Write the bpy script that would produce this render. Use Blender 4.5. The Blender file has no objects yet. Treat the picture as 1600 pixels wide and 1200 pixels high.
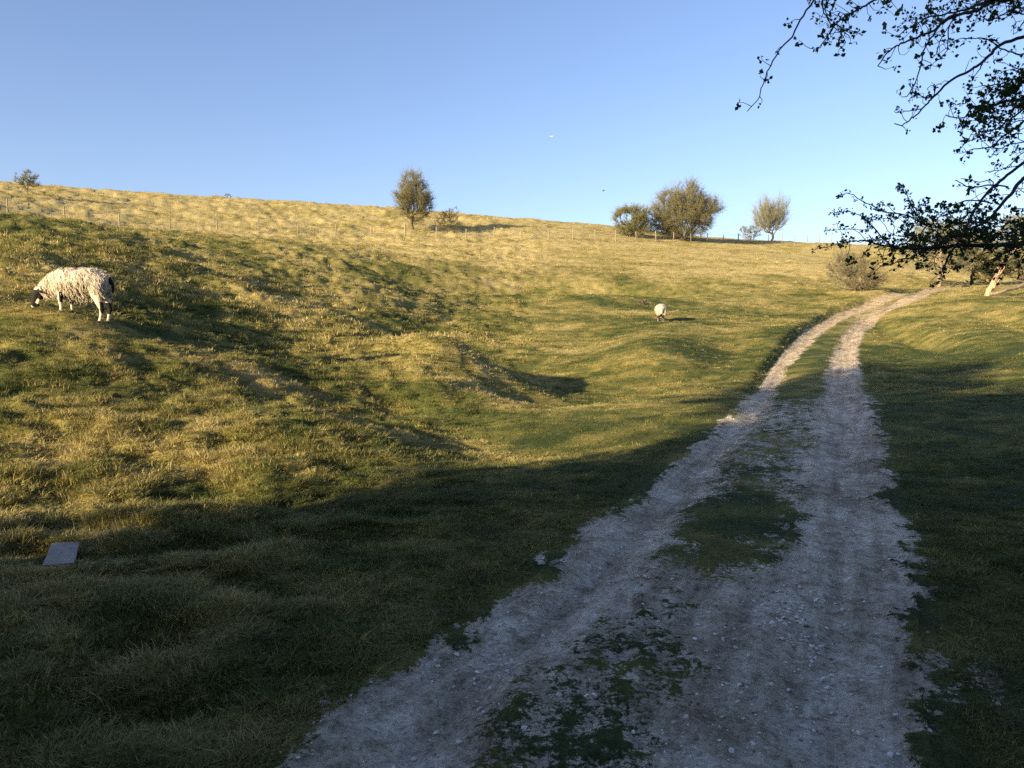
import bpy, math, random
import numpy as np
from mathutils import Vector, Matrix
R = math.radians
sc = bpy.context.scene
COL = sc.collection
rng = np.random.default_rng(7)
random.seed(7)

# ------------------------------------------------------------------ camera
EYE = 1.6
PITCH = R(2.86)
FPX = 1202.0
cam_d = bpy.data.cameras.new('camera')
cam_d.sensor_width = 36.0
cam_d.lens = 36.0 * FPX / 1600.0
cam_d.clip_start = 0.05
cam_d.clip_end = 6000
cam = bpy.data.objects.new('camera', cam_d)
COL.objects.link(cam)
cam.location = (0, 0, EYE)
cam.rotation_euler = (R(90) - PITCH, 0, 0)
sc.camera = cam

# ------------------------------------------------------------------ light
SUN_H = np.array([0.74, 0.67]); SUN_H = SUN_H / np.linalg.norm(SUN_H)   # way the light travels over the ground
SUN_EL = R(13.5)
world = bpy.data.worlds.new('World'); sc.world = world
world.use_nodes = True
wn = world.node_tree; wn.nodes.clear()
wo = wn.nodes.new('ShaderNodeOutputWorld'); bg = wn.nodes.new('ShaderNodeBackground')
sky = wn.nodes.new('ShaderNodeTexSky'); sky.sky_type = 'NISHITA'; sky.sun_disc = False
sky.sun_elevation = SUN_EL
sky.sun_rotation = math.atan2(-SUN_H[0], -SUN_H[1])
sky.altitude = 100; sky.air_density = 1.0; sky.dust_density = 0.9; sky.ozone_density = 2.0
bg.inputs['Strength'].default_value = 0.089
tint = wn.nodes.new('ShaderNodeMix'); tint.data_type = 'RGBA'; tint.blend_type = 'MULTIPLY'; tint.inputs[0].default_value = 1.0
tint.inputs[7].default_value = (.985, .925, 1.05, 1)
wn.links.new(sky.outputs[0], tint.inputs[6]); wn.links.new(tint.outputs[2], bg.inputs['Color']); wn.links.new(bg.outputs[0], wo.inputs['Surface'])
sd = bpy.data.lights.new('sun', 'SUN'); sd.energy = 5.0; sd.angle = R(0.53); sd.color = (1.0, 0.81, 0.50)
sun = bpy.data.objects.new('sun', sd); COL.objects.link(sun)
ldir = Vector((SUN_H[0] * math.cos(SUN_EL), SUN_H[1] * math.cos(SUN_EL), -math.sin(SUN_EL)))
sun.rotation_euler = ldir.to_track_quat('-Z', 'Y').to_euler()
sun.location = (-20, -24, 12)
sc.view_settings.view_transform = 'Standard'; sc.view_settings.look = 'None'
sc.view_settings.exposure = 1.47; sc.view_settings.gamma = 1.0
sc.render.engine = 'CYCLES'
cy = sc.cycles
cy.max_bounces = 4; cy.diffuse_bounces = 2; cy.glossy_bounces = 1; cy.transmission_bounces = 3
cy.transparent_max_bounces = 4; cy.use_denoising = False
cy.sample_clamp_indirect = 4.0

# ------------------------------------------------------------------ helpers
def tag(o, label=None, cat=None, group=None, kind=None):
    if label: o['label'] = label
    if cat: o['category'] = cat
    if group: o['group'] = group
    if kind: o['kind'] = kind
    return o

def empty(name, loc, rz=0.0):
    o = bpy.data.objects.new(name, None); COL.objects.link(o)
    o.location = loc; o.rotation_euler = (0, 0, rz); o.empty_display_size = 0.2
    return o

def mesh_np(name, V, faces, mats, parent=None, midx=None, smooth=True, link=True):
    """faces: list of (n,k) index arrays."""
    me = bpy.data.meshes.new(name)
    V = np.asarray(V, dtype=np.float32)
    faces = [np.asarray(f, dtype=np.int32) for f in faces if len(f)]
    me.vertices.add(len(V)); me.vertices.foreach_set('co', V.ravel())
    tot = np.concatenate([np.full(len(f), f.shape[1], dtype=np.int32) for f in faces])
    idx = np.concatenate([f.ravel() for f in faces])
    me.loops.add(len(idx)); me.loops.foreach_set('vertex_index', idx)
    me.polygons.add(len(tot))
    st = np.concatenate([[0], np.cumsum(tot)[:-1]]).astype(np.int32)
    me.polygons.foreach_set('loop_start', st)
    me.polygons.foreach_set('use_smooth', np.full(len(tot), smooth, dtype=bool))
    if midx is not None: me.polygons.foreach_set('material_index', np.asarray(midx, dtype=np.int32))
    for m in (mats if isinstance(mats, (list, tuple)) else [mats]): me.materials.append(m)
    me.update(calc_edges=True); me.validate()
    o = bpy.data.objects.new(name, me)
    if link: COL.objects.link(o)
    if parent: o.parent = parent
    return o

def attr(me, name, data):
    a = me.attributes.new(name, 'FLOAT', 'POINT'); a.data.foreach_set('value', np.asarray(data, dtype=np.float32))

_lat = np.random.default_rng(3).random((256, 256)).astype(np.float64)
def vnoise(x, y, s=0):
    x = np.asarray(x, float) + 37.3 * s; y = np.asarray(y, float) + 91.7 * s
    xi = np.floor(x).astype(int); yi = np.floor(y).astype(int)
    fx = x - xi; fy = y - yi
    fx = fx * fx * (3 - 2 * fx); fy = fy * fy * (3 - 2 * fy)
    a = _lat[xi & 255, yi & 255]; b = _lat[(xi + 1) & 255, yi & 255]
    c = _lat[xi & 255, (yi + 1) & 255]; d = _lat[(xi + 1) & 255, (yi + 1) & 255]
    return (a * (1 - fx) + b * fx) * (1 - fy) + (c * (1 - fx) + d * fx) * fy
def fbm(x, y, s=0, o=4):
    t = 0; a = 0.5; n = 0
    for k in range(o):
        t = t + a * vnoise(x * 2 ** k, y * 2 ** k, s + k); n += a; a *= 0.5
    return t / n
def sstep(a, b, x):
    t = np.clip((x - a) / (b - a), 0, 1); return t * t * (3 - 2 * t)

FWD = np.array([0, math.cos(PITCH), -math.sin(PITCH)]); UPV = np.array([0, math.sin(PITCH), math.cos(PITCH)])
def ray(u, v):
    return FWD + np.array([1, 0, 0]) * (u - 800) / FPX + UPV * (600 - v) / FPX
def at(u, v, Y):
    d = ray(u, v); p = d * (Y / d[1]); p[2] += EYE; return p

# ------------------------------------------------------------------ height of the land (metres, camera's feet at 0)
_pts = []
def _c(u, v, Y): _pts.append(tuple(at(u, v, Y)))
for u, v, Y in [
 (0,1200,2.55),(0,1000,3.55),(0,873,4.8),(0,800,5.7),(0,700,7.0),(0,600,9.0),(0,540,10.5),(100,489.5,12.2),(60,485,12.2),(165,497.5,12.2),(0,470,12.6),(0,440,14),(0,400,17),(0,362,22),(0,341,27),
 (-400,1200,2.4),(-400,800,5.2),(-400,500,10),(-400,380,17),(-400,300,27),
 (200,1200,2.65),(200,1000,3.65),(200,850,5.1),(200,700,7.6),(200,600,10),(200,540,12.3),(200,486,14.5),(200,450,18),(200,400,24),(200,372,31),
 (400,1000,3.7),(400,850,5.25),(400,780,6.4),(400,700,8.3),(400,650,10),(400,600,12.5),(400,550,15.5),(400,500,19),(400,450,24.5),(400,405,35),(400,383,42),
 (560,850,5.3),(560,720,8.2),(560,660,9.7),(640,640,12.4),(600,600,14.5),(560,550,18),(560,500,23),(560,450,31),(560,400,46),
 (700,690,9.2),(700,640,11.5),(700,600,13.6),(700,560,16.0),(700,543,18),(700,531,25.5),(700,500,31),(700,450,42),(700,400,58),
 (820,750,7.3),(820,690,9.5),(820,640,13),(820,600,17),(820,570,21),(820,540,26),(820,500,34),(820,450,47),(820,400,66),
 (950,750,7.3),(950,690,9.8),(950,640,13.4),(950,600,18),(950,560,22.5),(950,530,27),(1032,505,31),(950,450,46),(950,400,70),
 (1080,600,17.6),(1150,600,18.0),(1150,560,23),(1150,520,29),(1150,500,34),(1150,450,50),(1150,400,78),
 (1280,600,17),(1280,570,21),(1290,540,26.5),(1305,520,32),(1330,500,38),(1370,480,44),(1425,460,52),(1465,450,57),
 (1350,455,50),(1350,420,66),(1350,395,92),(1450,435,66),(1450,405,88),
 (1600,446,50),(1550,462,44),(1500,470,40),(1600,480,36),(1500,520,28),(1600,540,23),(1500,600,16.6),(1600,600,15.5),(1600,700,8.6),(1600,850,5.2),(1600,1000,3.75),
 (1520,449,50),(1560,447,50),(1520,452,60),(1600,454,60),(1760,452,60),(1520,439,74),(1600,438,75),(1600,405,95),(2000,600,15),(2000,480,34),(2000,430,60),
 # along the fence
 (13,335,62),(200,357,66),(400,366,72),(560,369,78),(700,372,81),(820,374,84),(950,377,88),(1060,378,96),(1150,379,105),(1310,381,113),
 # crest and beyond
 (-400,250,95),(0,287,95),(200,300,97),(400,313,100),(600,325,104),(800,341,108),(950,353,112),(1100,370,118),(1200,377,121),(1350,384,124),(1600,392,126),(2000,392,130)]:
    _c(u, v, Y)
for Y in (-12, -6, 0, 2.7, 4, 6, 9, 12, 15):
    for x in (-.5, 1.5, 3.2): _pts.append((x + 0.12 * max(Y, 0) * (x > 0), Y, .044 * Y))
for p in [(-15,0,1.9),(-9,-6,.8),(-25,10,5.6),(-30,-20,3),(20,-20,-1.2),(20,0,-.2),(12,5,.25),(20,10,.75),(45,20,2.2),(70,60,8),(-50,30,11.5),(-70,60,19),
          (-60,110,22.5),(0,45,8.9-1.6),(-22,45,8.3)]: _pts.append(p)
for u, v, Y in [(0,287,95),(400,313,100),(800,341,108),(1200,377,121),(1600,392,126)]:
    q = at(u, v, Y); _pts.append((q[0] * 1.3, 150.0, q[2] + .6)); _pts.append((q[0] * 1.6, 200.0, q[2] - 1.0))
_pts = np.array(_pts)
# (0,45) guess point is dropped where the traced points already rule
_pts = np.array([p for p in _pts if not (abs(p[0]) < .01 and abs(p[1] - 45) < .01)])
def _k(r2): return 0.5 * r2 * np.log(r2 + 1e-9)
_P = _pts[:, :2] / 50.0
_A = _k(((_P[:, None] - _P[None]) ** 2).sum(-1)); _A[np.diag_indices(len(_P))] += 1.2e-4
_Q = np.c_[np.ones(len(_P)), _P]
_M = np.block([[_A, _Q], [_Q.T, np.zeros((3, 3))]])
_W = np.linalg.solve(_M, np.r_[_pts[:, 2], 0, 0, 0])
_res = _A @ _W[:-3] + _Q @ _W[-3:] - _pts[:, 2]
def base_h(x, y):
    x = np.asarray(x, float); y = np.asarray(y, float); sh = x.shape
    x = x.ravel(); y = y.ravel(); r = np.hypot(x, y)
    k = np.minimum(1, 190 / np.maximum(r, 1e-6))
    X = np.c_[x * k, y * k] / 50.0
    out = np.empty(len(X))
    for i in range(0, len(X), 20000):
        s = X[i:i + 20000]
        out[i:i + 20000] = _k(((s[:, None] - _P[None]) ** 2).sum(-1)) @ _W[:-3] + np.c_[np.ones(len(s)), s] @ _W[-3:]
    out = out * (1 - sstep(190, 900, r)) + 2 * sstep(190, 900, r)
    # knolls and hollows the light picks out
    for gx, gy, sx, sy, ang, h in KNOLLS:
        c, s_ = math.cos(ang), math.sin(ang)
        a = (x - gx) * c + (y - gy) * s_; b = -(x - gx) * s_ + (y - gy) * c
        out = out + h * np.exp(-(a / sx) ** 2 - (b / sy) ** 2)
    return out.reshape(sh)
KNOLLS = [  # x, y, half length, half width, turn of the long axis, height
 (4.3, 22.5, 1.6, 4.5, -.35, .45), (6.6, 23.0, 1.1, 4.0, -.3, -.30),
 (-2.4, 18.2, 4.5, 1.6, 2.38, .32), (-1.2, 21.6, 7.5, 2.8, 2.38, -.42),
 (-2.7, 13.4, 4.2, 1.6, .72, .40), (0.0, 14.6, 3.6, 1.3, .80, -.26),          # end of the spur and the hollow behind it
 (-2.7, 8.7, 1.5, 1.0, 2.2, .30), (-.9, 10.6, 2.0, 1.25, 2.2, -.32), (-4.6, 7.6, 1.0, .8, .3, .12),
 (2.2, 27.5, 1.6, 3.0, -.5, -.2), (15.5, 30, .8, 6.5, -.28, -.60), (20.5, 31, .9, 6, -.35, -.35), (11.5, 22, .9, 4.0, -.35, -.15),
 (-11, 18, 2.2, 1.1, 2.4, .15),
 (-9, 36, 8, 2.6, .15, .55), (-7, 42, 9, 2.8, .12, -1.0), (2.5, 41, 5, 2.6, .35, .55), (5, 47, 7, 2.8, .28, -1.35)]

def hit(u, v, lift=0.0):
    """where the sight line through (u, v) first meets the land"""
    d = ray(u, v); d = d / d[1]
    ys = np.geomspace(1.5, 140, 900)
    X = d[0] * ys; Z = EYE + d[2] * ys
    f = Z - base_h(X, ys) - lift
    i = np.argmax(f < 0)
    if f[i] >= 0: i = len(ys) - 1
    a, b = ys[max(i - 1, 0)], ys[i]
    for _ in range(18):
        m = .5 * (a + b)
        if EYE + d[2] * m - base_h(np.array([d[0] * m]), np.array([m]))[0] - lift > 0: a = m
        else: b = m
    return np.array([d[0] * b, b, base_h(np.array([d[0] * b]), np.array([b]))[0]])

# ------------------------------------------------------------------ track edges
def line_px(L): return np.array([hit(u, v)[:2] for u, v in L])
EL = line_px([(440,1200),(560,1095),(700,1000),(850,895),(950,810),(1060,720),(1150,640),(1195,590),(1225,550),(1262,515),(1300,493),(1350,475),(1400,458),(1450,451)])
ER = line_px([(1440,1200),(1445,1050),(1432,930),(1395,800),(1382,720),(1367,650),(1346,590),(1340,550),(1354,515),(1374,497),(1407,480),(1450,463),(1470,455)])
EL = np.vstack([[EL[0] + (EL[0] - EL[1]) * 8 * np.array([.3, 1])], EL, [EL[-1] + [5, 2.5]], [EL[-1] + [30, 9]]])
ER = np.vstack([[ER[0] + np.array([-.2, -9])], ER, [ER[-1] + [5, 1.8]], [ER[-1] + [30, 6.5]]])
def dense(L, n=260):
    s = np.r_[0, np.cumsum(np.hypot(*np.diff(L, axis=0).T))]; t = np.linspace(0, 1, n) ** 1.6 * s[-1]
    out = np.c_[np.interp(t, s, L[:, 0]), np.interp(t, s, L[:, 1])]
    for _ in range(3): out[1:-1] = (out[:-2] + 2 * out[1:-1] + out[2:]) / 4
    return out
ELd, ERd = dense(EL), dense(ER)
def side(L, x, y):
    """signed distance, + to the right of the line"""
    best = np.full(x.shape, 1e9); sg = np.zeros(x.shape)
    A = L[:-1]; B = L[1:]
    out = np.empty(x.shape)
    for i in range(0, len(x), 8000):
        px = x[i:i + 8000, None]; py = y[i:i + 8000, None]
        dx = (B - A)[None, :, 0]; dy = (B - A)[None, :, 1]; l2 = dx * dx + dy * dy + 1e-12
        t = np.clip(((px - A[None, :, 0]) * dx + (py - A[None, :, 1]) * dy) / l2, 0, 1)
        qx = px - A[None, :, 0] - t * dx; qy = py - A[None, :, 1] - t * dy
        d2 = qx * qx + qy * qy; j = d2.argmin(1); k = np.arange(len(j))
        cr = (dx[0][j] * qy[k, j] - dy[0][j] * qx[k, j])
        out[i:i + 8000] = np.sqrt(d2[k, j]) * np.where(cr < 0, 1, -1)
    return out
def track(x, y):
    """s across the track (0 left edge .. 1 right edge), distance outside it, how bare the ground is (0..1)"""
    s = np.full(x.shape, -9.0); outd = np.full(x.shape, 99.0); w = np.full(x.shape, 2.0)
    m = (x > -14) & (x < 42) & (y > -16) & (y < 75)
    dl = side(ELd, x[m], y[m]); dr = -side(ERd, x[m], y[m])
    s[m] = dl / np.maximum(dl + dr, .2); outd[m] = np.maximum(-dl, -dr); w[m] = np.maximum(dl + dr, .2)
    return s, outd, w
CEN = np.array([  # y, from s, to s, cover
 (-16,.3,.6,.65),(1.5,.24,.56,.60),(2.6,.25,.58,.60),(3.2,.27,.60,.64),(3.9,.26,.52,.50),(4.4,.30,.60,.30),(4.9,.30,.66,.78),(5.7,.27,.66,.88),(6.4,.26,.62,.76),(7.6,.2,.62,.62),
 (9.5,.2,.66,.58),(12,.2,.62,.55),(14.2,.22,.62,.64),(15.5,.2,.62,1.1),(20,.18,.62,1.15),(25,.28,.66,1.0),(31,.3,.68,.95),(40,.35,.62,.7),(55,.4,.6,.5),(90,.4,.6,.5)])
def bare_of(x, y):
    s, outd, w = track(x, y)
    a = np.interp(y, CEN[:, 0], CEN[:, 1]); b = np.interp(y, CEN[:, 0], CEN[:, 2]); c = np.interp(y, CEN[:, 0], CEN[:, 3])
    wob = (fbm(x * 1.6, y * 1.1, 5) - .5) * .16 + (fbm(x * 9, y * 7, 6, 3) - .5) * .12
    cov = c * sstep(a - .13, a + .10, s + wob) * (1 - sstep(b - .10, b + .13, s + wob))
    near = 1 - sstep(12, 26, y)
    edge = sstep(-.16, .14, outd + (fbm(x * 2.2, y * 1.5, 9) - .5) * (.12 + .30 * near) + (fbm(x * 11, y * 9, 10, 3) - .5) * .34 * near)
    # worn ground beside the track, lower right of the view
    worn = .75 * np.exp(-((x - 2.35) / .45) ** 2 - ((y - 3.15) / .35) ** 2)
    cover = np.maximum(cov, edge) - worn * (outd > 0)
    patch = .30 * fbm(x * 3.1, y * 2.0, 21, 3) + .70 * fbm(x * 13, y * 10, 23, 3)
    mid = sstep(.02, .3, cover) * (1 - sstep(.85, 1.0, cover))
    bare = np.clip(.5 + ((1 - cover) - .5) * 1.45 + (patch - .5) * 1.5 * (.25 + .75 * mid), 0, 1) * (outd < .12 + .18 * near)
    return bare, s, outd

def micro(x, y, bare, s, outd):
    r = np.hypot(x, y)
    left = sstep(1.0, -3.0, x - (y - 6) * .06)                      # the rough spur on the left
    far = sstep(35, 70, y)
    rough = .35 + .9 * left + .5 * far + .40 * left * sstep(12, 17, y) * (1 - sstep(32, 48, y))
    off = np.clip(1 - bare, 0, 1) * sstep(-.1, .6, outd)
    n = (fbm(x * .9, y * 1.3, 31, 3) - .5) * (.13 + .11 * sstep(7, 14, y)) + (fbm(x * 2.6, y * 3.4, 41, 3) - .5) * .17 + (fbm(x * 6.0, y * 7.0, 45, 2) - .5) * .085 * left
    n = n + (fbm(x * .28, y * .5, 51, 2) - .5) * .30 * sstep(8, 25, y)
    calm = 1 - .85 * np.exp(-((x + 6.8) / 1.0) ** 2 - ((y - 12.3) / .8) ** 2)   # the trodden place the big sheep stands on
    z = n * rough * (.12 + .88 * off) * calm
    inside = (outd < 0)
    rut = np.exp(-((s - .16) / .1) ** 2) + np.exp(-((s - .80) / .1) ** 2)
    z = z - .045 * rut * inside + .03 * (1 - bare) * inside
    z = z + bare * ((fbm(x * 7, y * 7, 61, 3) - .5) * .035 + (fbm(x * 2.2, y * .8, 62, 2) - .5) * .03)
    z = z + inside * bare * (fbm(s * 13, y * .5, 64, 3) - .5) * .055
    # the track is cut in: a small bank above its left edge further up the field
    bank = sstep(13, 22, y) * (1 - sstep(45, 58, y)) * sstep(.0, .32, outd) * (s < .5) * (1 - sstep(.3, 3.0, outd))
    z = z + .27 * bank
    return z

# ------------------------------------------------------------------ the ground sheet
rad = np.concatenate([[.25, .5, .8], np.geomspace(1.1, 135, 520), np.geomspace(140, 5000, 26)])
thf = np.concatenate([np.linspace(R(-74), R(-46), 110)[:-1], np.linspace(R(-46), R(46), 530), np.linspace(R(46), R(70), 90)[1:]]); thc = np.linspace(R(70), R(286), 110)[1:-1]
th = np.concatenate([thf, thc])
RR, TT = np.meshgrid(rad, th, indexing='ij')
gx = (RR * np.sin(TT)).ravel(); gy = (RR * np.cos(TT)).ravel()
gb, gs, go = bare_of(gx, gy)
gz = base_h(gx, gy) + micro(gx, gy, gb, gs, go) * (1 - sstep(140, 260, np.hypot(gx, gy)))
nr, nt = RR.shape
ii, jj = np.meshgrid(np.arange(nr - 1), np.arange(nt), indexing='ij')
a = ii * nt + jj; b = ii * nt + (jj + 1) % nt
quads = np.stack([a, b, b + nt, a + nt], -1).reshape(-1, 4)
GV = np.c_[gx, gy, gz]
GV = np.vstack([GV, [[0, 0, base_h(np.array([0.]), np.array([0.]))[0]]]])
cfan = np.stack([np.full(nt, len(GV) - 1), (np.arange(nt) + 1) % nt, np.arange(nt)], -1)
def grid_h(x, y):
    """height of the built sheet (with its small relief)"""
    x = np.asarray(x, float); y = np.asarray(y, float)
    b_, s_, o_ = bare_of(x.ravel(), y.ravel())
    return (base_h(x.ravel(), y.ravel()) + micro(x.ravel(), y.ravel(), b_, s_, o_)).reshape(x.shape)
def gh(x, y): return float(grid_h(np.array([x]), np.array([y]))[0])

def dryness(x, y):
    d = .34 + .46 * sstep(28, 75, y) + (fbm(x * .35, y * .45, 71, 3) - .5) * .9 + (fbm(x * 2.3, y * 2.6, 75, 3) - .5) * .9
    left = sstep(1.0, -3.0, x - (y - 6) * .06)
    d = d - .10 * (1 - sstep(5, 16, y)) + .06 * left - .14 * sstep(3, 6, x) * (1 - sstep(20, 40, y))
    # rank greener strips where the hollows lie
    d = d + .06 * sstep(14, 30, y) - .16 * np.exp(-((y - 45 + .2 * x) / 7) ** 2 - ((x - 0) / 16) ** 2)
    return np.clip(d, 0, 1)

# ------------------------------------------------------------------ materials
def newmat(name):
    m = bpy.data.materials.new(name); m.use_nodes = True
    nt_ = m.node_tree; nt_.nodes.clear()
    out = nt_.nodes.new('ShaderNodeOutputMaterial'); bs = nt_.nodes.new('ShaderNodeBsdfPrincipled')
    nt_.links.new(bs.outputs[0], out.inputs['Surface'])
    bs.inputs['Roughness'].default_value = .85
    bs.inputs['Specular IOR Level'].default_value = .2
    return m, nt_, bs, out
def N(t, kind, **kw):
    n = t.nodes.new(kind)
    for k, v in kw.items(): setattr(n, k, v)
    return n
def noise(t, scale, detail=4, rough=.55, vec=None, dist=0.0):
    n = N(t, 'ShaderNodeTexNoise'); n.inputs['Scale'].default_value = scale
    n.inputs['Detail'].default_value = detail; n.inputs['Roughness'].default_value = rough
    n.inputs['Distortion'].default_value = dist
    if vec is not None: t.links.new(vec, n.inputs['Vector'])
    return n.outputs['Fac']
def ramp(t, fac, stops):
    r = N(t, 'ShaderNodeValToRGB'); e = r.color_ramp.elements
    while len(e) < len(stops): e.new(.5)
    for q, (p, c) in zip(e, stops): q.position = p; q.color = (*c, 1)
    t.links.new(fac, r.inputs['Fac']); return r.outputs['Color']
def mix(t, fac, a, b, mode='MIX'):
    m = N(t, 'ShaderNodeMix', data_type='RGBA', blend_type=mode)
    for s, v in ((0, fac), (6, a), (7, b)):
        if hasattr(v, 'node'): t.links.new(v, m.inputs[s])
        elif isinstance(v, (int, float)): m.inputs[s].default_value = v
        else: m.inputs[s].default_value = (*v, 1)
    return m.outputs[2]
def math_(t, op, a, b=0.0, clamp=False):
    m = N(t, 'ShaderNodeMath', operation=op, use_clamp=clamp)
    for s, v in ((0, a), (1, b)):
        if hasattr(v, 'node'): t.links.new(v, m.inputs[s])
        else: m.inputs[s].default_value = v
    return m.outputs[0]
def bump(t, bs, h, strength, dist):
    b = N(t, 'ShaderNodeBump'); b.inputs['Strength'].default_value = strength; b.inputs['Distance'].default_value = dist
    t.links.new(h, b.inputs['Height']); t.links.new(b.outputs[0], bs.inputs['Normal'])

GRASS_STOPS = [(0.0, (.060, .085, .028)), (.25, (.138, .148, .040)), (.5, (.27, .235, .072)), (.72, (.40, .325, .115)), (1.0, (.54, .44, .20))]
# ground
M_ground, t, bs, _ = newmat('ground')
pos = N(t, 'ShaderNodeNewGeometry').outputs['Position']
at_b = N(t, 'ShaderNodeAttribute', attribute_name='bare').outputs['Fac']
at_d = N(t, 'ShaderNodeAttribute', attribute_name='dry').outputs['Fac']
n1 = noise(t, 5.0, 6, .7, pos); n2 = noise(t, 38.0, 5, .75, pos); n3 = noise(t, 150.0, 3, .7, pos)
dd = math_(t, 'ADD', at_d, math_(t, 'MULTIPLY', math_(t, 'SUBTRACT', n1, .5), .6))
dd = math_(t, 'ADD', dd, math_(t, 'MULTIPLY', math_(t, 'SUBTRACT', n2, .5), .5), True)
gcol = ramp(t, dd, GRASS_STOPS)
gcol = mix(t, .8, gcol, ramp(t, n2, [(.3, (.45, .42, .38)), (.6, (.95, .95, .95))]), 'MULTIPLY')
ccol = ramp(t, n1, [(.25, (.42, .33, .23)), (.42, (.62, .53, .40)), (.56, (.78, .69, .55)), (.75, (.90, .83, .70))])
ccol = mix(t, .75, ccol, ramp(t, n2, [(.34, (.30, .27, .24)), (.47, (.85, .85, .84)), (.66, (1.2, 1.2, 1.2))]), 'MULTIPLY')
ccol = mix(t, .5, ccol, ramp(t, n3, [(.32, (.5, .48, .46)), (.55, (1, 1, 1)), (.72, (1.25, 1.25, 1.22))]), 'MULTIPLY')
# wheel-drawn streaks of dark mud and pale chalk along the ruts
at_s = N(t, 'ShaderNodeAttribute', attribute_name='across').outputs['Fac']
sp = N(t, 'ShaderNodeSeparateXYZ'); t.links.new(pos, sp.inputs[0])
cb = N(t, 'ShaderNodeCombineXYZ'); t.links.new(math_(t, 'MULTIPLY', at_s, 16.0), cb.inputs[0]); t.links.new(math_(t, 'MULTIPLY', sp.outputs[1], .8), cb.inputs[1])
n_s = noise(t, 1.0, 5, .65, cb.outputs[0])
n_m = noise(t, 1.3, 4, .6, pos)
ccol = mix(t, .8, ccol, ramp(t, n_s, [(.34, (.60, .56, .52)), (.5, (.95, .95, .95)), (.66, (1.25, 1.25, 1.25))]), 'MULTIPLY')
n6 = noise(t, 11.0, 3, .6, pos, .6)
ccol = mix(t, .65, ccol, ramp(t, n6, [(.36, (.50, .46, .42)), (.5, (1, 1, 1))]), 'MULTIPLY')
ccol = mix(t, .7, ccol, ramp(t, n_m, [(.36, (.62, .58, .52)), (.55, (1.05, 1.05, 1.05))]), 'MULTIPLY')
n5 = noise(t, 16.0, 4, .7, pos)
edge_ = math_(t, 'MULTIPLY', math_(t, 'MULTIPLY', at_b, math_(t, 'SUBTRACT', 1.0, at_b)), 4.0, True)
bf = math_(t, 'ADD', at_b, math_(t, 'MULTIPLY', math_(t, 'MULTIPLY', math_(t, 'SUBTRACT', n2, .5), 2.6), edge_))
bf = math_(t, 'ADD', bf, math_(t, 'MULTIPLY', math_(t, 'MULTIPLY', math_(t, 'SUBTRACT', n5, .5), 1.8), edge_))
bf = math_(t, 'ADD', bf, math_(t, 'MULTIPLY', math_(t, 'SUBTRACT', n3, .5), .5))
bf = ramp(t, bf, [(.30, (0, 0, 0)), (.58, (1, 1, 1))])
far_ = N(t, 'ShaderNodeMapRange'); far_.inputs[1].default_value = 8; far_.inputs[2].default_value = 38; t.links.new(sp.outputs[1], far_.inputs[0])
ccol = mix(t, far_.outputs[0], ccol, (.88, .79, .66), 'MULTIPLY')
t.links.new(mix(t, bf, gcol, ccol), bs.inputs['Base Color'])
vor = N(t, 'ShaderNodeTexVoronoi'); vor.inputs['Scale'].default_value = 42; t.links.new(pos, vor.inputs['Vector'])
hh = math_(t, 'ADD', math_(t, 'MULTIPLY', n2, .9), math_(t, 'MULTIPLY', n3, .5))
hh = math_(t, 'SUBTRACT', hh, math_(t, 'MULTIPLY', vor.outputs['Distance'], .35))
bump(t, bs, hh, .9, .03); bs.inputs['Roughness'].default_value = .95; bs.inputs['Specular IOR Level'].default_value = .1

# grass blades
def blade_mat(name, stops, shift=0.0):
    m, t, bs, out = newmat(name)
    d = N(t, 'ShaderNodeAttribute', attribute_name='dry', attribute_type='INSTANCER').outputs['Fac']
    rnd = N(t, 'ShaderNodeAttribute', attribute_name='tone', attribute_type='INSTANCER').outputs['Fac']
    bl = N(t, 'ShaderNodeAttribute', attribute_name='blade').outputs['Fac']
    f = math_(t, 'ADD', d, math_(t, 'MULTIPLY', math_(t, 'SUBTRACT', rnd, .5), .35))
    f = math_(t, 'ADD', f, math_(t, 'MULTIPLY', math_(t, 'SUBTRACT', bl, .5 - shift), .75), True)
    c = ramp(t, f, stops)
    t.links.new(c, bs.inputs['Base Color']); bs.inputs['Roughness'].default_value = .6
    bs.inputs['Specular IOR Level'].default_value = .25
    tr = N(t, 'ShaderNodeBsdfTranslucent'); t.links.new(c, tr.inputs['Color'])
    ms = N(t, 'ShaderNodeMixShader'); ms.inputs[0].default_value = .3
    t.links.new(bs.outputs[0], ms.inputs[1]); t.links.new(tr.outputs[0], ms.inputs[2]); t.links.new(ms.outputs[0], out.inputs['Surface'])
    return m
M_blade = blade_mat('grass_blade', GRASS_STOPS)

def leaf_mat(name, stops, scale=1.4, transl=.3):
    m, t, bs, out = newmat(name)
    pos = N(t, 'ShaderNodeNewGeometry')
    n = noise(t, scale, 3, .6, pos.outputs['Position'])
    f = math_(t, 'ADD', math_(t, 'MULTIPLY', n, .7), math_(t, 'MULTIPLY', pos.outputs['Random Per Island'], .4))
    c = ramp(t, f, stops)
    t.links.new(c, bs.inputs['Base Color']); bs.inputs['Roughness'].default_value = .55
    tr = N(t, 'ShaderNodeBsdfTranslucent'); t.links.new(c, tr.inputs['Color'])
    ms = N(t, 'ShaderNodeMixShader'); ms.inputs[0].default_value = transl
    t.links.new(bs.outputs[0], ms.inputs[1]); t.links.new(tr.outputs[0], ms.inputs[2]); t.links.new(ms.outputs[0], out.inputs['Surface'])
    return m
M_olive = leaf_mat('olive_leaf', [(.25, (.095, .11, .026)), (.5, (.155, .165, .038)), (.8, (.24, .235, .06))], 1.2)
M_tan = leaf_mat('tan_bud', [(.25, (.11, .115, .045)), (.5, (.155, .16, .06)), (.8, (.21, .205, .085))], 1.2)
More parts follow.
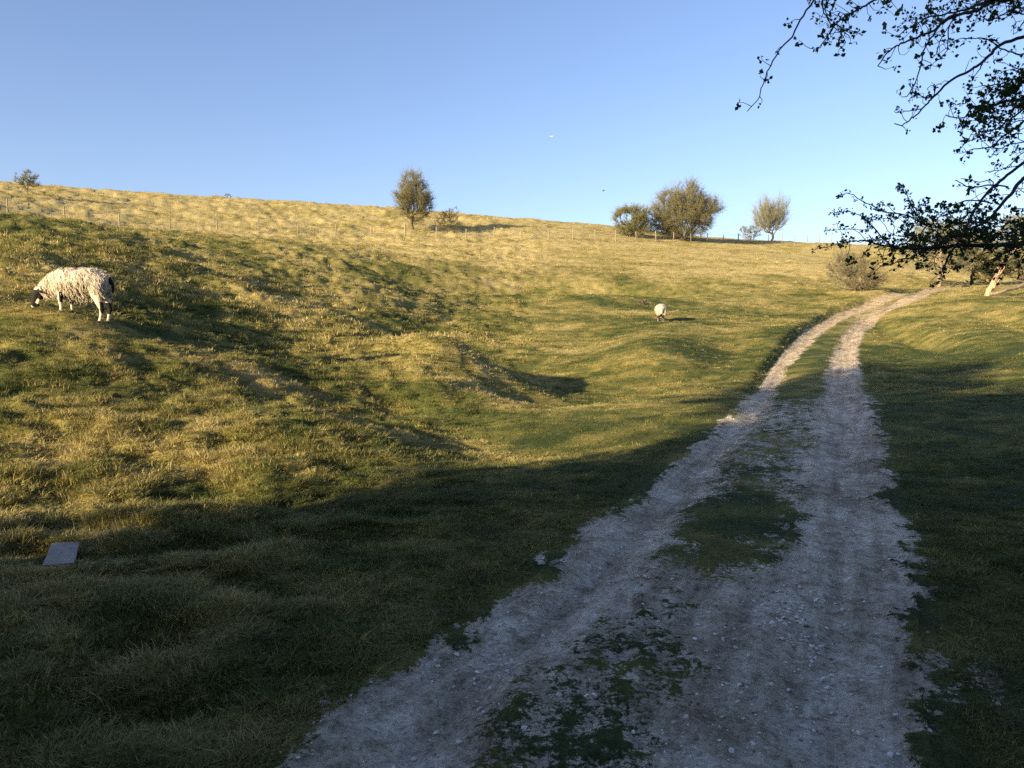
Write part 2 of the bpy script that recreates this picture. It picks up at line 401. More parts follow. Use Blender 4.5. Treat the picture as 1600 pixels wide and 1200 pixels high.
M_near = leaf_mat('hawthorn_leaf', [(.25, (.022, .045, .012)), (.5, (.04, .08, .018)), (.8, (.09, .13, .03))], 9, .35)
M_dark = leaf_mat('dark_leaf', [(.25, (.03, .045, .012)), (.5, (.05, .07, .02)), (.8, (.08, .10, .03))], 1.2)

def bark_mat(name, stops, scale=8.0, stretch=(1, 1, .25)):
    m, t, bs, _ = newmat(name)
    tc = N(t, 'ShaderNodeTexCoord'); mp = N(t, 'ShaderNodeMapping'); mp.inputs['Scale'].default_value = stretch
    t.links.new(tc.outputs['Object'], mp.inputs['Vector'])
    n = noise(t, scale, 5, .65, mp.outputs[0])
    t.links.new(ramp(t, n, stops), bs.inputs['Base Color']); bump(t, bs, n, .7, .03)
    return m
M_twig = bark_mat('twig_bark', [(.3, (.10, .085, .055)), (.7, (.20, .17, .115))])
M_twigp = bark_mat('pale_twig_bark', [(.3, (.135, .13, .085)), (.7, (.22, .21, .145))])
M_bark = bark_mat('tree_bark', [(.3, (.05, .04, .03)), (.7, (.16, .125, .09))])
M_barkn = bark_mat('near_bark', [(.3, (.025, .022, .022)), (.7, (.085, .07, .06))], 30)
M_barkl = bark_mat('pale_bark', [(.3, (.12, .095, .07)), (.7, (.25, .20, .14))])
M_split = bark_mat('split_wood', [(.3, (.24, .12, .06)), (.52, (.48, .31, .19)), (.75, (.68, .52, .36))], 9, (2.5, 2.5, .35))
M_post = bark_mat('post_wood', [(.3, (.17, .145, .105)), (.7, (.34, .29, .22))], 14, (2, 2, .3))
M_wire, t, bs, _ = newmat('wire'); bs.inputs['Base Color'].default_value = (.30, .30, .30, 1); bs.inputs['Metallic'].default_value = .7; bs.inputs['Roughness'].default_value = .5
M_board, t, bs, _ = newmat('board_top')
tc = N(t, 'ShaderNodeTexCoord'); mp = N(t, 'ShaderNodeMapping'); mp.inputs['Scale'].default_value = (3, 34, 10)
t.links.new(tc.outputs['Object'], mp.inputs['Vector'])
n = noise(t, 3.0, 6, .7, mp.outputs[0]); n_b = noise(t, 9.0, 4, .6, tc.outputs['Object'])
t.links.new(mix(t, .5, ramp(t, n, [(.3, (.13, .125, .12)), (.42, (.27, .24, .20)), (.7, (.42, .375, .31))]), ramp(t, n_b, [(.3, (.7, .7, .7)), (.6, (1, 1, 1))]), 'MULTIPLY'), bs.inputs['Base Color'])
bump(t, bs, n, .6, .006)
M_brick, t, bs, _ = newmat('board_edge')
tc = N(t, 'ShaderNodeTexCoord'); n = noise(t, 40, 5, .7, tc.outputs['Object'])
t.links.new(ramp(t, n, [(.35, (.06, .035, .02)), (.6, (.26, .12, .06))]), bs.inputs['Base Color']); bump(t, bs, n, .6, .01)
M_stone, t, bs, _ = newmat('chalk_stone')
g = N(t, 'ShaderNodeNewGeometry'); oi = N(t, 'ShaderNodeObjectInfo')
n = noise(t, 60, 3, .6, g.outputs['Position'])
c = ramp(t, oi.outputs['Random'], [(0, (.20, .17, .13)), (.25, (.50, .44, .36)), (.6, (.72, .68, .60)), (1, (.90, .88, .84))])
t.links.new(mix(t, .4, c, ramp(t, n, [(.3, (.5, .5, .5)), (.6, (1, 1, 1))]), 'MULTIPLY'), bs.inputs['Base Color'])

# ------------------------------------------------------------------ ground and track objects
mg_all = np.concatenate([gb, [0]])
dry = np.concatenate([dryness(gx, gy), [.4]])
tmp = mesh_np('tmp', GV, [quads, cfan], M_ground, link=False)
nrm = np.empty(len(GV) * 3, dtype=np.float32); tmp.data.vertex_normals.foreach_get('vector', nrm); nrm = nrm.reshape(-1, 3)
bpy.data.objects.remove(tmp)
inside = (go < .06) & (np.hypot(gx, gy) < 75) & (gy > -14); inside = np.r_[inside, False]
qi = inside[quads].all(1)
def piece(name, qf, tf):
    used = np.zeros(len(GV), bool)
    for f in (qf, tf): 
        if len(f): used[f.ravel()] = True
    mp_ = np.cumsum(used) - 1
    o = mesh_np(name, GV[used], [mp_[qf]] + ([mp_[tf]] if len(tf) else []), M_ground)
    attr(o.data, 'bare', mg_all[used]); attr(o.data, 'dry', dry[used]); attr(o.data, 'across', np.r_[gs, 0][used])
    o.data.normals_split_custom_set_from_vertices(nrm[used].tolist())
    o['kind'] = 'structure'
    return o
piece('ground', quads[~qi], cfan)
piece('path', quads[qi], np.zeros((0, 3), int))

# ------------------------------------------------------------------ blades, scattered
def tuft(name, n, rad_, h, w, lean, seed, mat, dryb=0.0, flat=0.0):
    r_ = np.random.default_rng(seed); V = []; F3 = []; F4 = []; A_ = []
    for k in range(n):
        a = r_.random() * 6.283; rr = rad_ * math.sqrt(r_.random()); bx, by = rr * math.cos(a), rr * math.sin(a)
        d = a + r_.normal() * 1.0; hh_ = h * (.45 + .9 * r_.random()); ln = lean * (.3 + r_.random()) * hh_
        wd = w * (.6 + .7 * r_.random()); t_ = d + 1.57 + r_.normal() * .5; cx, cy_ = math.cos(t_) * wd / 2, math.sin(t_) * wd / 2
        p = []
        for q, (f, wf) in enumerate(((0, 1), (.5, .85), (1, 0))):
            ox = math.cos(d) * ln * f ** 1.7; oy = math.sin(d) * ln * f ** 1.7
            z = -.02 + hh_ * (f - .32 * lean * f * f * min(1, ln / hh_))
            if wf: p += [(bx + ox - cx * wf, by + oy - cy_ * wf, z), (bx + ox + cx * wf, by + oy + cy_ * wf, z)]
            else: p += [(bx + ox, by + oy, z)]
        i = len(V); V += p; F4.append((i, i + 1, i + 3, i + 2)); F3.append((i + 2, i + 3, i + 4))
        A_ += [np.clip(r_.random() * .9 + dryb + (.0 if q < 4 else .1), 0, 1)] * 5
    o = mesh_np(name, V, [F4, F3], mat, link=False)
    attr(o.data, 'blade', A_)
    return o
def scatter(name, protos, P, idx, rot, scl, extra):
    col = bpy.data.collections.new(name + '_source')
    for p in protos: col.objects.link(p)
    me = bpy.data.meshes.new(name); me.vertices.add(len(P)); me.vertices.foreach_set('co', np.asarray(P, np.float32).ravel())
    a_ = me.attributes.new('pick', 'INT', 'POINT'); a_.data.foreach_set('value', np.asarray(idx, np.int32))
    a_ = me.attributes.new('rot', 'FLOAT_VECTOR', 'POINT'); a_.data.foreach_set('vector', np.asarray(rot, np.float32).ravel())
    a_ = me.attributes.new('scl', 'FLOAT_VECTOR', 'POINT'); a_.data.foreach_set('vector', np.asarray(scl, np.float32).ravel())
    for k, v in extra.items(): attr(me, k, v)
    o = bpy.data.objects.new(name, me); COL.objects.link(o)
    g = bpy.data.node_groups.new(name, 'GeometryNodeTree')
    g.interface.new_socket('Geometry', in_out='INPUT', socket_type='NodeSocketGeometry')
    g.interface.new_socket('Geometry', in_out='OUTPUT', socket_type='NodeSocketGeometry')
    gi = g.nodes.new('NodeGroupInput'); go_ = g.nodes.new('NodeGroupOutput')
    ci = g.nodes.new('GeometryNodeCollectionInfo'); ci.inputs['Collection'].default_value = col
    ci.inputs['Separate Children'].default_value = True; ci.inputs['Reset Children'].default_value = True
    ip = g.nodes.new('GeometryNodeInstanceOnPoints'); ip.inputs['Pick Instance'].default_value = True
    def na(nm, dt):
        n_ = g.nodes.new('GeometryNodeInputNamedAttribute'); n_.data_type = dt; n_.inputs['Name'].default_value = nm
        return [s for s in n_.outputs if s.enabled and s.name == 'Attribute'][0]
    g.links.new(gi.outputs[0], ip.inputs['Points']); g.links.new(ci.outputs[0], ip.inputs['Instance'])
    g.links.new(na('pick', 'INT'), ip.inputs['Instance Index'])
    e2r = g.nodes.new('FunctionNodeEulerToRotation'); g.links.new(na('rot', 'FLOAT_VECTOR'), e2r.inputs[0]); g.links.new(e2r.outputs[0], ip.inputs['Rotation'])
    g.links.new(na('scl', 'FLOAT_VECTOR'), ip.inputs['Scale']); g.links.new(ip.outputs[0], go_.inputs[0])
    mod = o.modifiers.new('scatter', 'NODES'); mod.node_group = g
    return o

GRASS_N = globals().get('GRASS_N', 1.0)
protos = []
for k in range(4): protos.append(tuft('tuft_a%d' % k, 60, .085, .042, .0048, 1.0, 100 + k, M_blade))          # 0-3 close cropped
for k in range(3): protos.append(tuft('tuft_b%d' % k, 55, .09, .058, .0046, 1.3, 200 + k, M_blade, .28))      # 4-6 rank, drier
for k in range(2): protos.append(tuft('tuft_c%d' % k, 22, .06, .085, .0040, 1.7, 300 + k, M_blade, .5))        # 7-8 bleached bents
for k in range(4): protos.append(tuft('tuft_d%d' % k, 46, .16, .062, .012, 1.1, 400 + k, M_blade, .05))       # 9-12 for farther off
for k in range(3): protos.append(tuft('tuft_e%d' % k, 40, .20, .105, .015, 1.3, 500 + k, M_blade, .25))        # 13-15 tussocks far off
def wedge(n, r0, r1, half, pw):
    """n points, areal density falling as r**-pw"""
    u_ = rng.random(n); e = 2 - pw
    r = np.exp(np.log(r0) + u_ * np.log(r1 / r0)) if abs(e) < 1e-6 else (r0 ** e + u_ * (r1 ** e - r0 ** e)) ** (1 / e)
    a_ = (rng.random(n) * 2 - 1) * half
    return r * np.sin(a_), r * np.cos(a_)
sets = [wedge(int(30000 * GRASS_N), 1.3, 6.5, R(47), 0), wedge(int(125000 * GRASS_N), 6.5, 120, R(44), 1.95), wedge(int(4000 * GRASS_N), 1.5, 40, R(80), 1.6), tuple(q * 1.0 for q in wedge(int(26000 * GRASS_N), 1.2, 16, R(72), 1.1))]
sets[3] = tuple(q[np.abs(np.arctan2(sets[3][0], sets[3][1])) > R(44)] for q in sets[3])
px = np.concatenate([s_[0] for s_ in sets]); py = np.concatenate([s_[1] for s_ in sets])
tb, ts, to = bare_of(px, py)
keep = rng.random(len(px)) > np.clip(tb * 1.15 + (fbm(px * 20, py * 16, 95, 3) - .5) * 2.6 * 4 * tb * (1 - tb), 0, 2) + .12 * (to < 0)
BQ = hit(97, 876); keep = keep & (np.hypot((px - BQ[0]) / .13, (py - BQ[1] + .06) / .24) > 1)
px, py, tb, ts, to = px[keep], py[keep], tb[keep], ts[keep], to[keep]
pr = np.hypot(px, py)
pz = base_h(px, py) + micro(px, py, tb, ts, to)
n_ = len(px)
ontrack = to < .1
left = sstep(1.0, -3.0, px - (py - 6) * .06)
lush = fbm(px * .8, py * .9, 81, 3)
u_ = rng.random(n_)
idx = rng.integers(0, 4, n_)
rank_p = np.clip(((lush - .42) * 1.6 + (fbm(px * 2.6, py * 2.9, 85, 3) - .5) * 2.2) * (.25 + .75 * left), 0, .8)
m_ = (u_ < rank_p) & ~ontrack & ~((np.abs(px + 6.8) < 1.2) & (np.abs(py - 11.9) < 1.1)); idx[m_] = 4 + rng.integers(0, 3, m_.sum())
m_ = (u_ > 1 - .05 * (.3 + left)) & ~ontrack; idx[m_] = 7 + rng.integers(0, 2, m_.sum())
farm = pr > 14 + 3 * rng.random(n_)
idx[farm] = 9 + rng.integers(0, 4, farm.sum())
m_ = farm & (u_ < .12 + .5 * rank_p + .03 * (py > 55)) & ~ontrack; idx[m_] = 13 + rng.integers(0, 3, m_.sum())
sc_ = (.62 + .55 * rng.random(n_)) * np.where(farm, np.clip((pr / 30) ** .5, .6, 1.9), 1.0)
sc_ = sc_ * (.78 + .34 * left * (pr < 30)) * np.where(ontrack, .42, 1)
clump = fbm(px * 2.6, py * 2.9, 85, 3)
lowc = np.clip(.72 + .6 * (lush - .4) + .25 * left + 2.6 * (clump - .5) * (.35 + .65 * left), .4, 1.45) * np.where(ontrack, .6, 1) * np.where((px > 4) & (py < 30), .75, 1)
lowc = lowc * (1 - .55 * np.exp(-((px + 6.8) / 1.1) ** 2 - ((py - 11.9) / .9) ** 2))
rot = np.c_[rng.normal(0, .16, n_), rng.normal(0, .16, n_), rng.random(n_) * 6.283]
scl = np.c_[sc_, sc_, sc_ * lowc]
grass = scatter('grass', protos, np.c_[px, py, pz - .004], idx, rot, scl, {'dry': dryness(px, py), 'tone': rng.random(n_)})
tag(grass, 'rough tufted pasture grass, green near the track and straw coloured on the slopes', 'grass', kind='stuff')

# stones loose on the track
def pebble(name, seed):
    r_ = np.random.default_rng(seed)
    import bmesh
    bm = bmesh.new(); bmesh.ops.create_icosphere(bm, subdivisions=1, radius=.5)
    for v in bm.verts: v.co = Vector((v.co.x * (1 + .25 * r_.normal()), v.co.y * (1 + .25 * r_.normal()), v.co.z * .5 * (1 + .25 * r_.normal())))
    me = bpy.data.meshes.new(name); bm.to_mesh(me); bm.free(); me.materials.append(M_stone)
    return bpy.data.objects.new(name, me)
sx, sy = wedge(int(70000 * GRASS_N), 1.6, 42, R(46), 1.7)
b_, s_, o_ = bare_of(sx, sy)
cl = fbm(sx * 2.2, sy * 1.6, 91, 3)
keep = (b_ > .45) & (rng.random(len(sx)) < .12 + 1.1 * np.clip(cl - .42, 0, 1) + .25 * np.exp(-((s_ - .72) / .1) ** 2))
sx, sy, b_, s_, o_ = sx[keep], sy[keep], b_[keep], s_[keep], o_[keep]
# the drift of white chalk pieces in the right-hand rut
cx, cy2, _z = hit(1250, 985)
kx = rng.normal(cx, .07, 110); ky = rng.normal(cy2, .30, 110)
kb, ks, ko = bare_of(kx, ky)
sx, sy = np.r_[sx, kx], np.r_[sy, ky]; b_, s_, o_ = np.r_[b_, kb], np.r_[s_, ks], np.r_[o_, ko]
sz = base_h(sx, sy) + micro(sx, sy, b_, s_, o_)
ss = np.clip(rng.lognormal(math.log(.0095), .6, len(sx)), .005, .026); ss[-110:] = rng.uniform(.010, .030, 110)
ss = ss * np.clip((np.hypot(sx, sy) / 9) ** .4, 1, 1.8)
gr = scatter('gravel', [pebble('pebble%d' % k, k) for k in range(6)], np.c_[sx, sy, sz + ss * .1], rng.integers(0, 6, len(sx)),
        np.c_[rng.normal(0, .3, len(sx)), rng.normal(0, .3, len(sx)), rng.random(len(sx)) * 6.28], np.c_[ss, ss, ss], {})
tag(gr, 'loose chalk and flint pieces lying in the wheel ruts', 'gravel', kind='stuff')

# ------------------------------------------------------------------ tubes and trees
class MB:
    def __init__(s): s.V = []; s.F = {}; s.M = {}; s.n = 0; s.order = []
    def add(s, V, F, mi=0):
        V = np.asarray(V, float).reshape(-1, 3); F = np.asarray(F, int)
        s.V.append(V); s.order.append((F + s.n, mi)); s.n += len(V)
    def build(s, name, mats, parent=None, smooth=True):
        ks = sorted({f.shape[1] for f, _ in s.order}); fl = []; mi = []
        for k in ks:
            g_ = [(f, m) for f, m in s.order if f.shape[1] == k]
            fl.append(np.concatenate([f for f, _ in g_])); mi.append(np.concatenate([np.full(len(f), m) for f, m in g_]))
        V = np.concatenate(s.V)
        if parent is not None: V = V - np.array(parent.location)[None]
        return mesh_np(name, V, fl, mats, parent, np.concatenate(mi), smooth)
def segs(mb, P0, P1, R0, R1, mi=0, k=3):
    """many tapered prisms at once"""
    P0 = np.asarray(P0, float); P1 = np.asarray(P1, float); n = len(P0)
    if not n: return
    R0 = np.broadcast_to(np.asarray(R0, float), (n,)); R1 = np.broadcast_to(np.asarray(R1, float), (n,))
    d = P1 - P0; d = d / np.maximum(np.linalg.norm(d, axis=1, keepdims=True), 1e-9)
    ref = np.where(np.abs(d[:, 2:3]) > .9, np.array([[1., 0, 0]]), np.array([[0, 0, 1.]]))
    a_ = np.cross(d, ref); a_ /= np.linalg.norm(a_, axis=1, keepdims=True); b_ = np.cross(d, a_)
    an = np.arange(k) * 2 * math.pi / k
    off = a_[:, None] * np.cos(an)[None, :, None] + b_[:, None] * np.sin(an)[None, :, None]
    V = np.concatenate([P0[:, None] + off * R0[:, None, None], P1[:, None] + off * R1[:, None, None]], 1)
    i = np.arange(k); base = np.stack([i, (i + 1) % k, (i + 1) % k + k, i + k], -1)
    F = (np.arange(n)[:, None, None] * 2 * k + base[None]).reshape(-1, 4)
    mb.add(V.reshape(-1, 3), F, mi)
def tube(mb, P, Rr, k=6, mi=0, cap=True):
    P = np.asarray(P, float); n = len(P); Rr = np.broadcast_to(np.asarray(Rr, float), (n,))
    T = np.gradient(P, axis=0); T /= np.maximum(np.linalg.norm(T, axis=1, keepdims=True), 1e-9)
    a_ = np.cross(T[0], [0, 0, 1.] if abs(T[0][2]) < .9 else [1., 0, 0]); a_ /= np.linalg.norm(a_)
    V = []; an = np.arange(k) * 2 * math.pi / k
    for i in range(n):
        a_ = a_ - T[i] * a_.dot(T[i]); a_ /= max(np.linalg.norm(a_), 1e-9); b_ = np.cross(T[i], a_)
        V.append(P[i] + Rr[i] * (np.cos(an)[:, None] * a_ + np.sin(an)[:, None] * b_))
    V = np.concatenate(V); j = np.arange(k)
    F = np.concatenate([np.stack([i * k + j, i * k + (j + 1) % k, (i + 1) * k + (j + 1) % k, (i + 1) * k + j], -1) for i in range(n - 1)])
    mb.add(V, F, mi)
    if cap: mb.add(V[-k:], [list(range(k))], mi); mb.add(V[:k], [list(range(k))[::-1]], mi)
def leaves(mb, C, size, r_, mi=0, lobed=False, up=.3):
    """small folded leaf faces at points C"""
    n = len(C)
    if not n: return
    d = r_.normal(size=(n, 3)); d[:, 2] += up; d /= np.linalg.norm(d, axis=1, keepdims=True)
    e = np.cross(d, r_.normal(size=(n, 3))); e /= np.linalg.norm(e, axis=1, keepdims=True)
    s = np.broadcast_to(size, (n,))[:, None] * (.6 + .8 * r_.random((n, 1)))
    nn = np.cross(d, e)
    V = np.stack([C, C + d * s * .5 + e * s * .42 + nn * s * .1, C + d * s * 1.05, C + d * s * .5 - e * s * .42 + nn * s * .1], 1)
    mb.add(V.reshape(-1, 3), np.arange(n * 4).reshape(n, 4), mi)
def skeleton(root, tips, r_, trunk_h, stem_n=4, kk=.35, wob=.05):
    """nodes joined to the nearest earlier node, like a growing crown"""
    nodes = [np.array(root, float)]; par = [-1]; plen = [0.0]
    for i in range(stem_n):
        p = nodes[-1] + np.array([r_.normal() * .05 * trunk_h, r_.normal() * .05 * trunk_h, trunk_h / stem_n]); nodes.append(p); par.append(len(nodes) - 2); plen.append(plen[-1] + trunk_h / stem_n)
    top = nodes[-1]
    T = np.array(tips); T = T[np.argsort(np.linalg.norm(T - top, axis=1))]
    for q in T:
        Nn = np.array(nodes[1:]); D = np.linalg.norm(Nn - q, axis=1)
        j = int(np.argmin(D + kk * np.array(plen[1:]))) + 1
        a_ = nodes[j]; L = np.linalg.norm(q - a_)
        if L > .5 and j > 0:                     # an elbow in between
            m_ = a_ + (q - a_) * .5 + r_.normal(size=3) * wob * L + np.array([0, 0, .06 * L])
            nodes.append(m_); par.append(j); plen.append(plen[j] + L * .5); j = len(nodes) - 1
            nodes.append(q); par.append(j); plen.append(plen[j] + L * .5)
        else:
            nodes.append(q); par.append(j); plen.append(plen[j] + L)
    n = len(nodes); w = np.zeros(n); kids = np.zeros(n, int)
    for i in range(n - 1, 0, -1):
        if kids[i] == 0: w[i] = 1
        w[par[i]] += w[i]; kids[par[i]] += 1
    return np.array(nodes), np.array(par), w
def make_tree(name, label, base, height, width, seed, group=None, cat='tree', trunk_frac=.14, tips=260, twigs=7, twig_len=.45,
              leafn=3, leaf=.09, lm=None, tm=None, bm_=None, lean=(0, 0), lobes=None, upw=.5, rt=.014, low=.12, tw_r=.009, qx=.42, gap=.40):
    """trunk (stem and limbs) and crown (twigs and leaves)"""
    r_ = np.random.default_rng(seed); lm = lm or M_olive; tm = tm or M_twig; bm_ = bm_ or M_bark
    root = empty(name, base); tag(root, label, cat, group)
    if cat == 'bush' or height < 3.5: gap = min(gap, .3)
    th = height * trunk_frac
    T = []
    lobes = lobes or [(0, 0, .5, .5, .5)]
    while len(T) < tips:
        l = lobes[r_.integers(len(lobes))] if len(lobes) > 1 else lobes[0]
        d = r_.normal(size=3); d /= np.linalg.norm(d); q = r_.random() ** qx
        # lobe: x, y centre (of width), z centre (of height), half width, half height
        p = np.array([l[0] * width + d[0] * q * l[3] * width, l[1] * width + d[1] * q * l[3] * width, l[2] * height + d[2] * q * l[4] * height])
        p[:2] *= .92; p[2] = p[2] * .93 + .03 * height
        if p[2] < low * height or p[2] > .97 * height: continue
        g3 = (vnoise(p[0] * 1.1 / width * 5, p[2] / height * 5, seed) + vnoise(p[1] / width * 5, p[2] / height * 5 + 9, seed)) / 2
        if g3 < gap: continue
        T.append(np.array(base) + p + np.array([lean[0], lean[1], 0]) * p[2] / height)
    root_p = np.array(base) - [0, 0, .25]
    nd, par, w = skeleton(root_p, T, r_, th + .25)
    rad_ = rt * (height / 6) * np.sqrt(w) ** .95 + .004
    i = np.arange(1, len(nd))
    mt = MB(); big = w[i] > 3.5
    segs(mt, nd[par[i[big]]], nd[i[big]], np.minimum(rad_[par[i[big]]], rad_[i[big]] * 1.35), rad_[i[big]], 0, 6)
    mt.build('trunk', bm_, root)
    mc = MB(); sm = ~big
    segs(mc, nd[par[i[sm]]], nd[i[sm]], rad_[i[sm]] * 1.2, rad_[i[sm]] * .8, 0, 3)
    # twigs
    src = i[w[i] < 12]; src = np.repeat(src, twigs)
    f = r_.random((len(src), 1)); A_ = nd[par[src]] * (1 - f) + nd[src] * f
    ax = np.array(base) + np.array([lean[0] * .5, lean[1] * .5, height * .35])
    out = A_ - ax; out /= np.maximum(np.linalg.norm(out, axis=1, keepdims=True), .1)
    d = out * .8 + r_.normal(size=out.shape) * .65; d[:, 2] += upw; d /= np.linalg.norm(d, axis=1, keepdims=True)
    L = twig_len * (height / 6) ** .5 * (.4 + r_.random((len(src), 1)) ** 1.5 * 1.2)
    B = A_ + d * L * .55; d2 = d + r_.normal(size=d.shape) * .35; C_ = B + d2 * L * .5
    segs(mc, A_, B, tw_r, tw_r * .8, 0, 3); segs(mc, B, C_, tw_r * .8, tw_r * .4, 0, 3)
    # forked side twigs
    d3 = d + r_.normal(size=d.shape) * .8; segs(mc, B, B + d3 * L * .4, tw_r * .6, tw_r * .3, 0, 3)
    if leafn:
        k = leafn; f = r_.random((len(B) * k, 1)); Bq = np.repeat(B, k, 0); Cq = np.repeat(C_, k, 0)
        leaves(mc, Bq * (1 - f) + Cq * f + r_.normal(size=(len(f), 3)) * .04, leaf, r_, 1)
    mc.build('crown', [tm, lm], root, smooth=False)
    return root
def base_at(u, Y, v=380):
    x = at(u, v, Y)[0]; return np.array([x, Y, gh(x, Y)])
def px_of(p):
    q = np.asarray(p, float) - [0, 0, EYE]; y = q @ FWD; return 800 + FPX * q[0] / y, 600 - FPX * (q @ UPV) / y
def tree_px(u, vb, vt, uw, Y=None, **kw):
    """tree whose foot is seen at (u, vb): its own distance, real height and width"""
    b = hit(u, vb) if Y is None else base_at(u, Y, vb)
    b[2] = gh(b[0], b[1])
    h = at(u, vt, b[1])[2] - b[2]; w = uw / FPX * b[1]
    return dict(base=tuple(b), height=h, width=w, **kw)

HILL = 'trees and bushes along the hill fence'
make_tree('hawthorn_tree', 'upright oval tree standing alone behind the middle of the hill fence', **tree_px(645, 357, 262, 66, 85, seed=11, tips=420, twigs=10, twig_len=.62, leafn=4, leaf=.065, lobes=[(0, 0, .55, .44, .44), (0.02, 0, .42, .5, .30)], low=.13), group=HILL)
make_tree('hawthorn_tree', 'tiny bare tree on the skyline at the far left, above the first posts', **tree_px(44, 311, 264, 38, 76, seed=12, tips=110, twigs=8, twig_len=.32, leafn=2, leaf=.06, trunk_frac=.25, lobes=[(0, 0, .6, .5, .42)], low=.2), group=HILL)
make_tree('thorn_bush', 'small dark bare bush with a round top, right of the lone oval tree', **tree_px(704, 349, 320, 38, 86, seed=13, cat='bush', tips=90, twigs=9, twig_len=.32, leafn=1, leaf=.05, tm=M_bark, trunk_frac=.2, upw=.2), group=HILL)
make_tree('thorn_bush', 'low brown scrub bush between the lone oval tree and the small dark bush', **tree_px(689, 352, 328, 30, 86, seed=14, cat='bush', tips=70, twigs=9, twig_len=.3, leafn=1, leaf=.05, trunk_frac=.08, low=.02), group=HILL)
make_tree('thorn_bush', 'tiniest tuft of a bush poking over the bare skyline left of centre', **tree_px(356, 313, 301, 12, 100, seed=15, cat='bush', tips=30, twigs=6, twig_len=.25, leafn=1, leaf=.05, trunk_frac=.1, low=.05), group=HILL)
make_tree('hawthorn_tree', 'low green tree leaning against the left side of the biggest fence tree', **tree_px(990, 378, 318, 66, 96, seed=16, gap=.33, tips=380, twigs=10, twig_len=.65, leafn=4, leaf=.08, trunk_frac=.08, lobes=[(0, 0, .45, .5, .5), (-.2, 0, .5, .32, .36)], low=.03), group=HILL)
make_tree('hawthorn_tree', 'biggest tree on the hill, broad and olive brown, with posts in front of it', **tree_px(1066, 380, 277, 118, 99, seed=17, gap=.30, tips=900, twigs=11, twig_len=.7, leafn=3, leaf=.075, trunk_frac=.12, lobes=[(0, 0, .45, .46, .44), (.0, 0, .66, .30, .34), (-.22, 0, .38, .32, .36), (.26, 0, .46, .30, .26), (0, 0, .2, .42, .2)], low=.02), group=HILL)
make_tree('bare_tree', 'bare fan-shaped tan tree standing alone at the right end of the hill fence', **tree_px(1205, 379, 302, 70, 113, seed=18, tips=300, twigs=9, twig_len=1.0, leafn=1, leaf=.06, lm=M_tan, tm=M_twigp, bm_=M_barkl, trunk_frac=.13, lobes=[(0, 0, .60, .48, .40), (0, 0, .42, .42, .3)], low=.12, upw=1.9), group=HILL)
make_tree('thorn_bush', 'low pale bush at the foot of the fan-shaped bare tree', **tree_px(1173, 379, 350, 42, 116, seed=19, cat='bush', tips=110, twigs=9, twig_len=.45, leafn=2, leaf=.07, lm=M_tan, tm=M_twigp, trunk_frac=.05, low=.02), group=HILL)
make_tree('thorn_bush', 'leafless straggly bush on the bank beside the bend in the track', **tree_px(1336, 458, 386, 92, seed=20, cat='bush', tips=300, twigs=8, twig_len=.55, leafn=1, leaf=.045, lm=M_tan, tm=M_twig, bm_=M_bark, trunk_frac=.04, lobes=[(0, 0, .42, .5, .5), (.22, 0, .25, .35, .26), (-.15, 0, .6, .35, .4)], low=.02, upw=.7, rt=.012, tw_r=.009))
COPSE = 'trees where the track ends'
make_tree('bare_tree', 'pale-trunked tree standing exactly where the track bends out of sight', **tree_px(1466, 452, 338, 120, 58.5, seed=21, tips=330, twigs=9, twig_len=.5, leafn=3, leaf=.06, lm=M_tan, tm=M_twigp, bm_=M_barkl, trunk_frac=.30, low=.22, upw=.3, rt=.017), group=COPSE)
make_tree('ivy_tree', 'short dark tree on the brow between the pale-trunked tree and the broken trunk', **tree_px(1521, 443, 352, 84, 64, seed=22, tips=260, twigs=9, twig_len=.4, leafn=4, leaf=.07, lm=M_olive, trunk_frac=.3, low=.25), group=COPSE)
make_tree('hawthorn_tree', 'yellowish rounded tree behind the broken trunk at the right edge', **tree_px(1600, 444, 318, 120, 66, seed=23, tips=420, twigs=9, twig_len=.5, leafn=4, leaf=.08, lm=M_tan, tm=M_twigp, trunk_frac=.15, low=.06), group=COPSE)
make_tree('thorn_bush', 'low olive scrub on the brow left of the broken trunk', **tree_px(1545, 441, 405, 60, 70, seed=24, cat='bush', tips=150, twigs=8, twig_len=.4, leafn=3, leaf=.07, trunk_frac=.05, low=.02), group=COPSE)
# ivy on the dark stem
# ------------------------------------------------------------------ broken trunk and fallen bough
bt = hit(1541, 462); bt[2] = gh(bt[0], bt[1])
root = tag(empty('broken_tree', tuple(bt)), 'leaning snapped tree with bark torn off and orange split wood at its foot', 'tree')
Yb = bt[1]
P = np.array([bt - [0, 0, .2], at(1546, 452, Yb), at(1555, 436, Yb), at(1566, 415, Yb + .1), at(1580, 398, Yb + .2), at(1592, 381, Yb + .3), at(1606, 360, Yb + .4), at(1630, 335, Yb + .5), at(1652, 320, Yb + .5)])
def lumpy(P, sub, amp, seed):
    r_ = np.random.default_rng(seed); s = np.r_[0, np.cumsum(np.linalg.norm(np.diff(P, axis=0), axis=1))]; t_ = np.linspace(0, s[-1], sub)
    Q = np.c_[[np.interp(t_, s, P[:, k]) for k in range(3)]].T; Q[1:-1] += r_.normal(size=Q[1:-1].shape) * amp; return Q
m1 = MB(); Q = lumpy(P[2:], 22, .015, 1); tube(m1, Q, np.linspace(.13, .08, 22) * (1 + .12 * np.random.default_rng(2).normal(size=22)), 9)
r_ = np.random.default_rng(5)
for k in range(9):
    j = r_.integers(12, 22); d = np.array([r_.normal() * .6, r_.normal() * .6, .8]); q = Q[j]
    for _ in range(4):
        q2 = q + d * .35; segs(m1, [q], [q2], .03, .02, 0, 5); q = q2; d = d + r_.normal(size=3) * .35
m1.build('bark', M_barkl, root)
m1 = MB(); tube(m1, lumpy(P[:4], 12, .012, 3), np.r_[np.linspace(.17, .125, 8), [.12, .11, .09, .05]], 9)
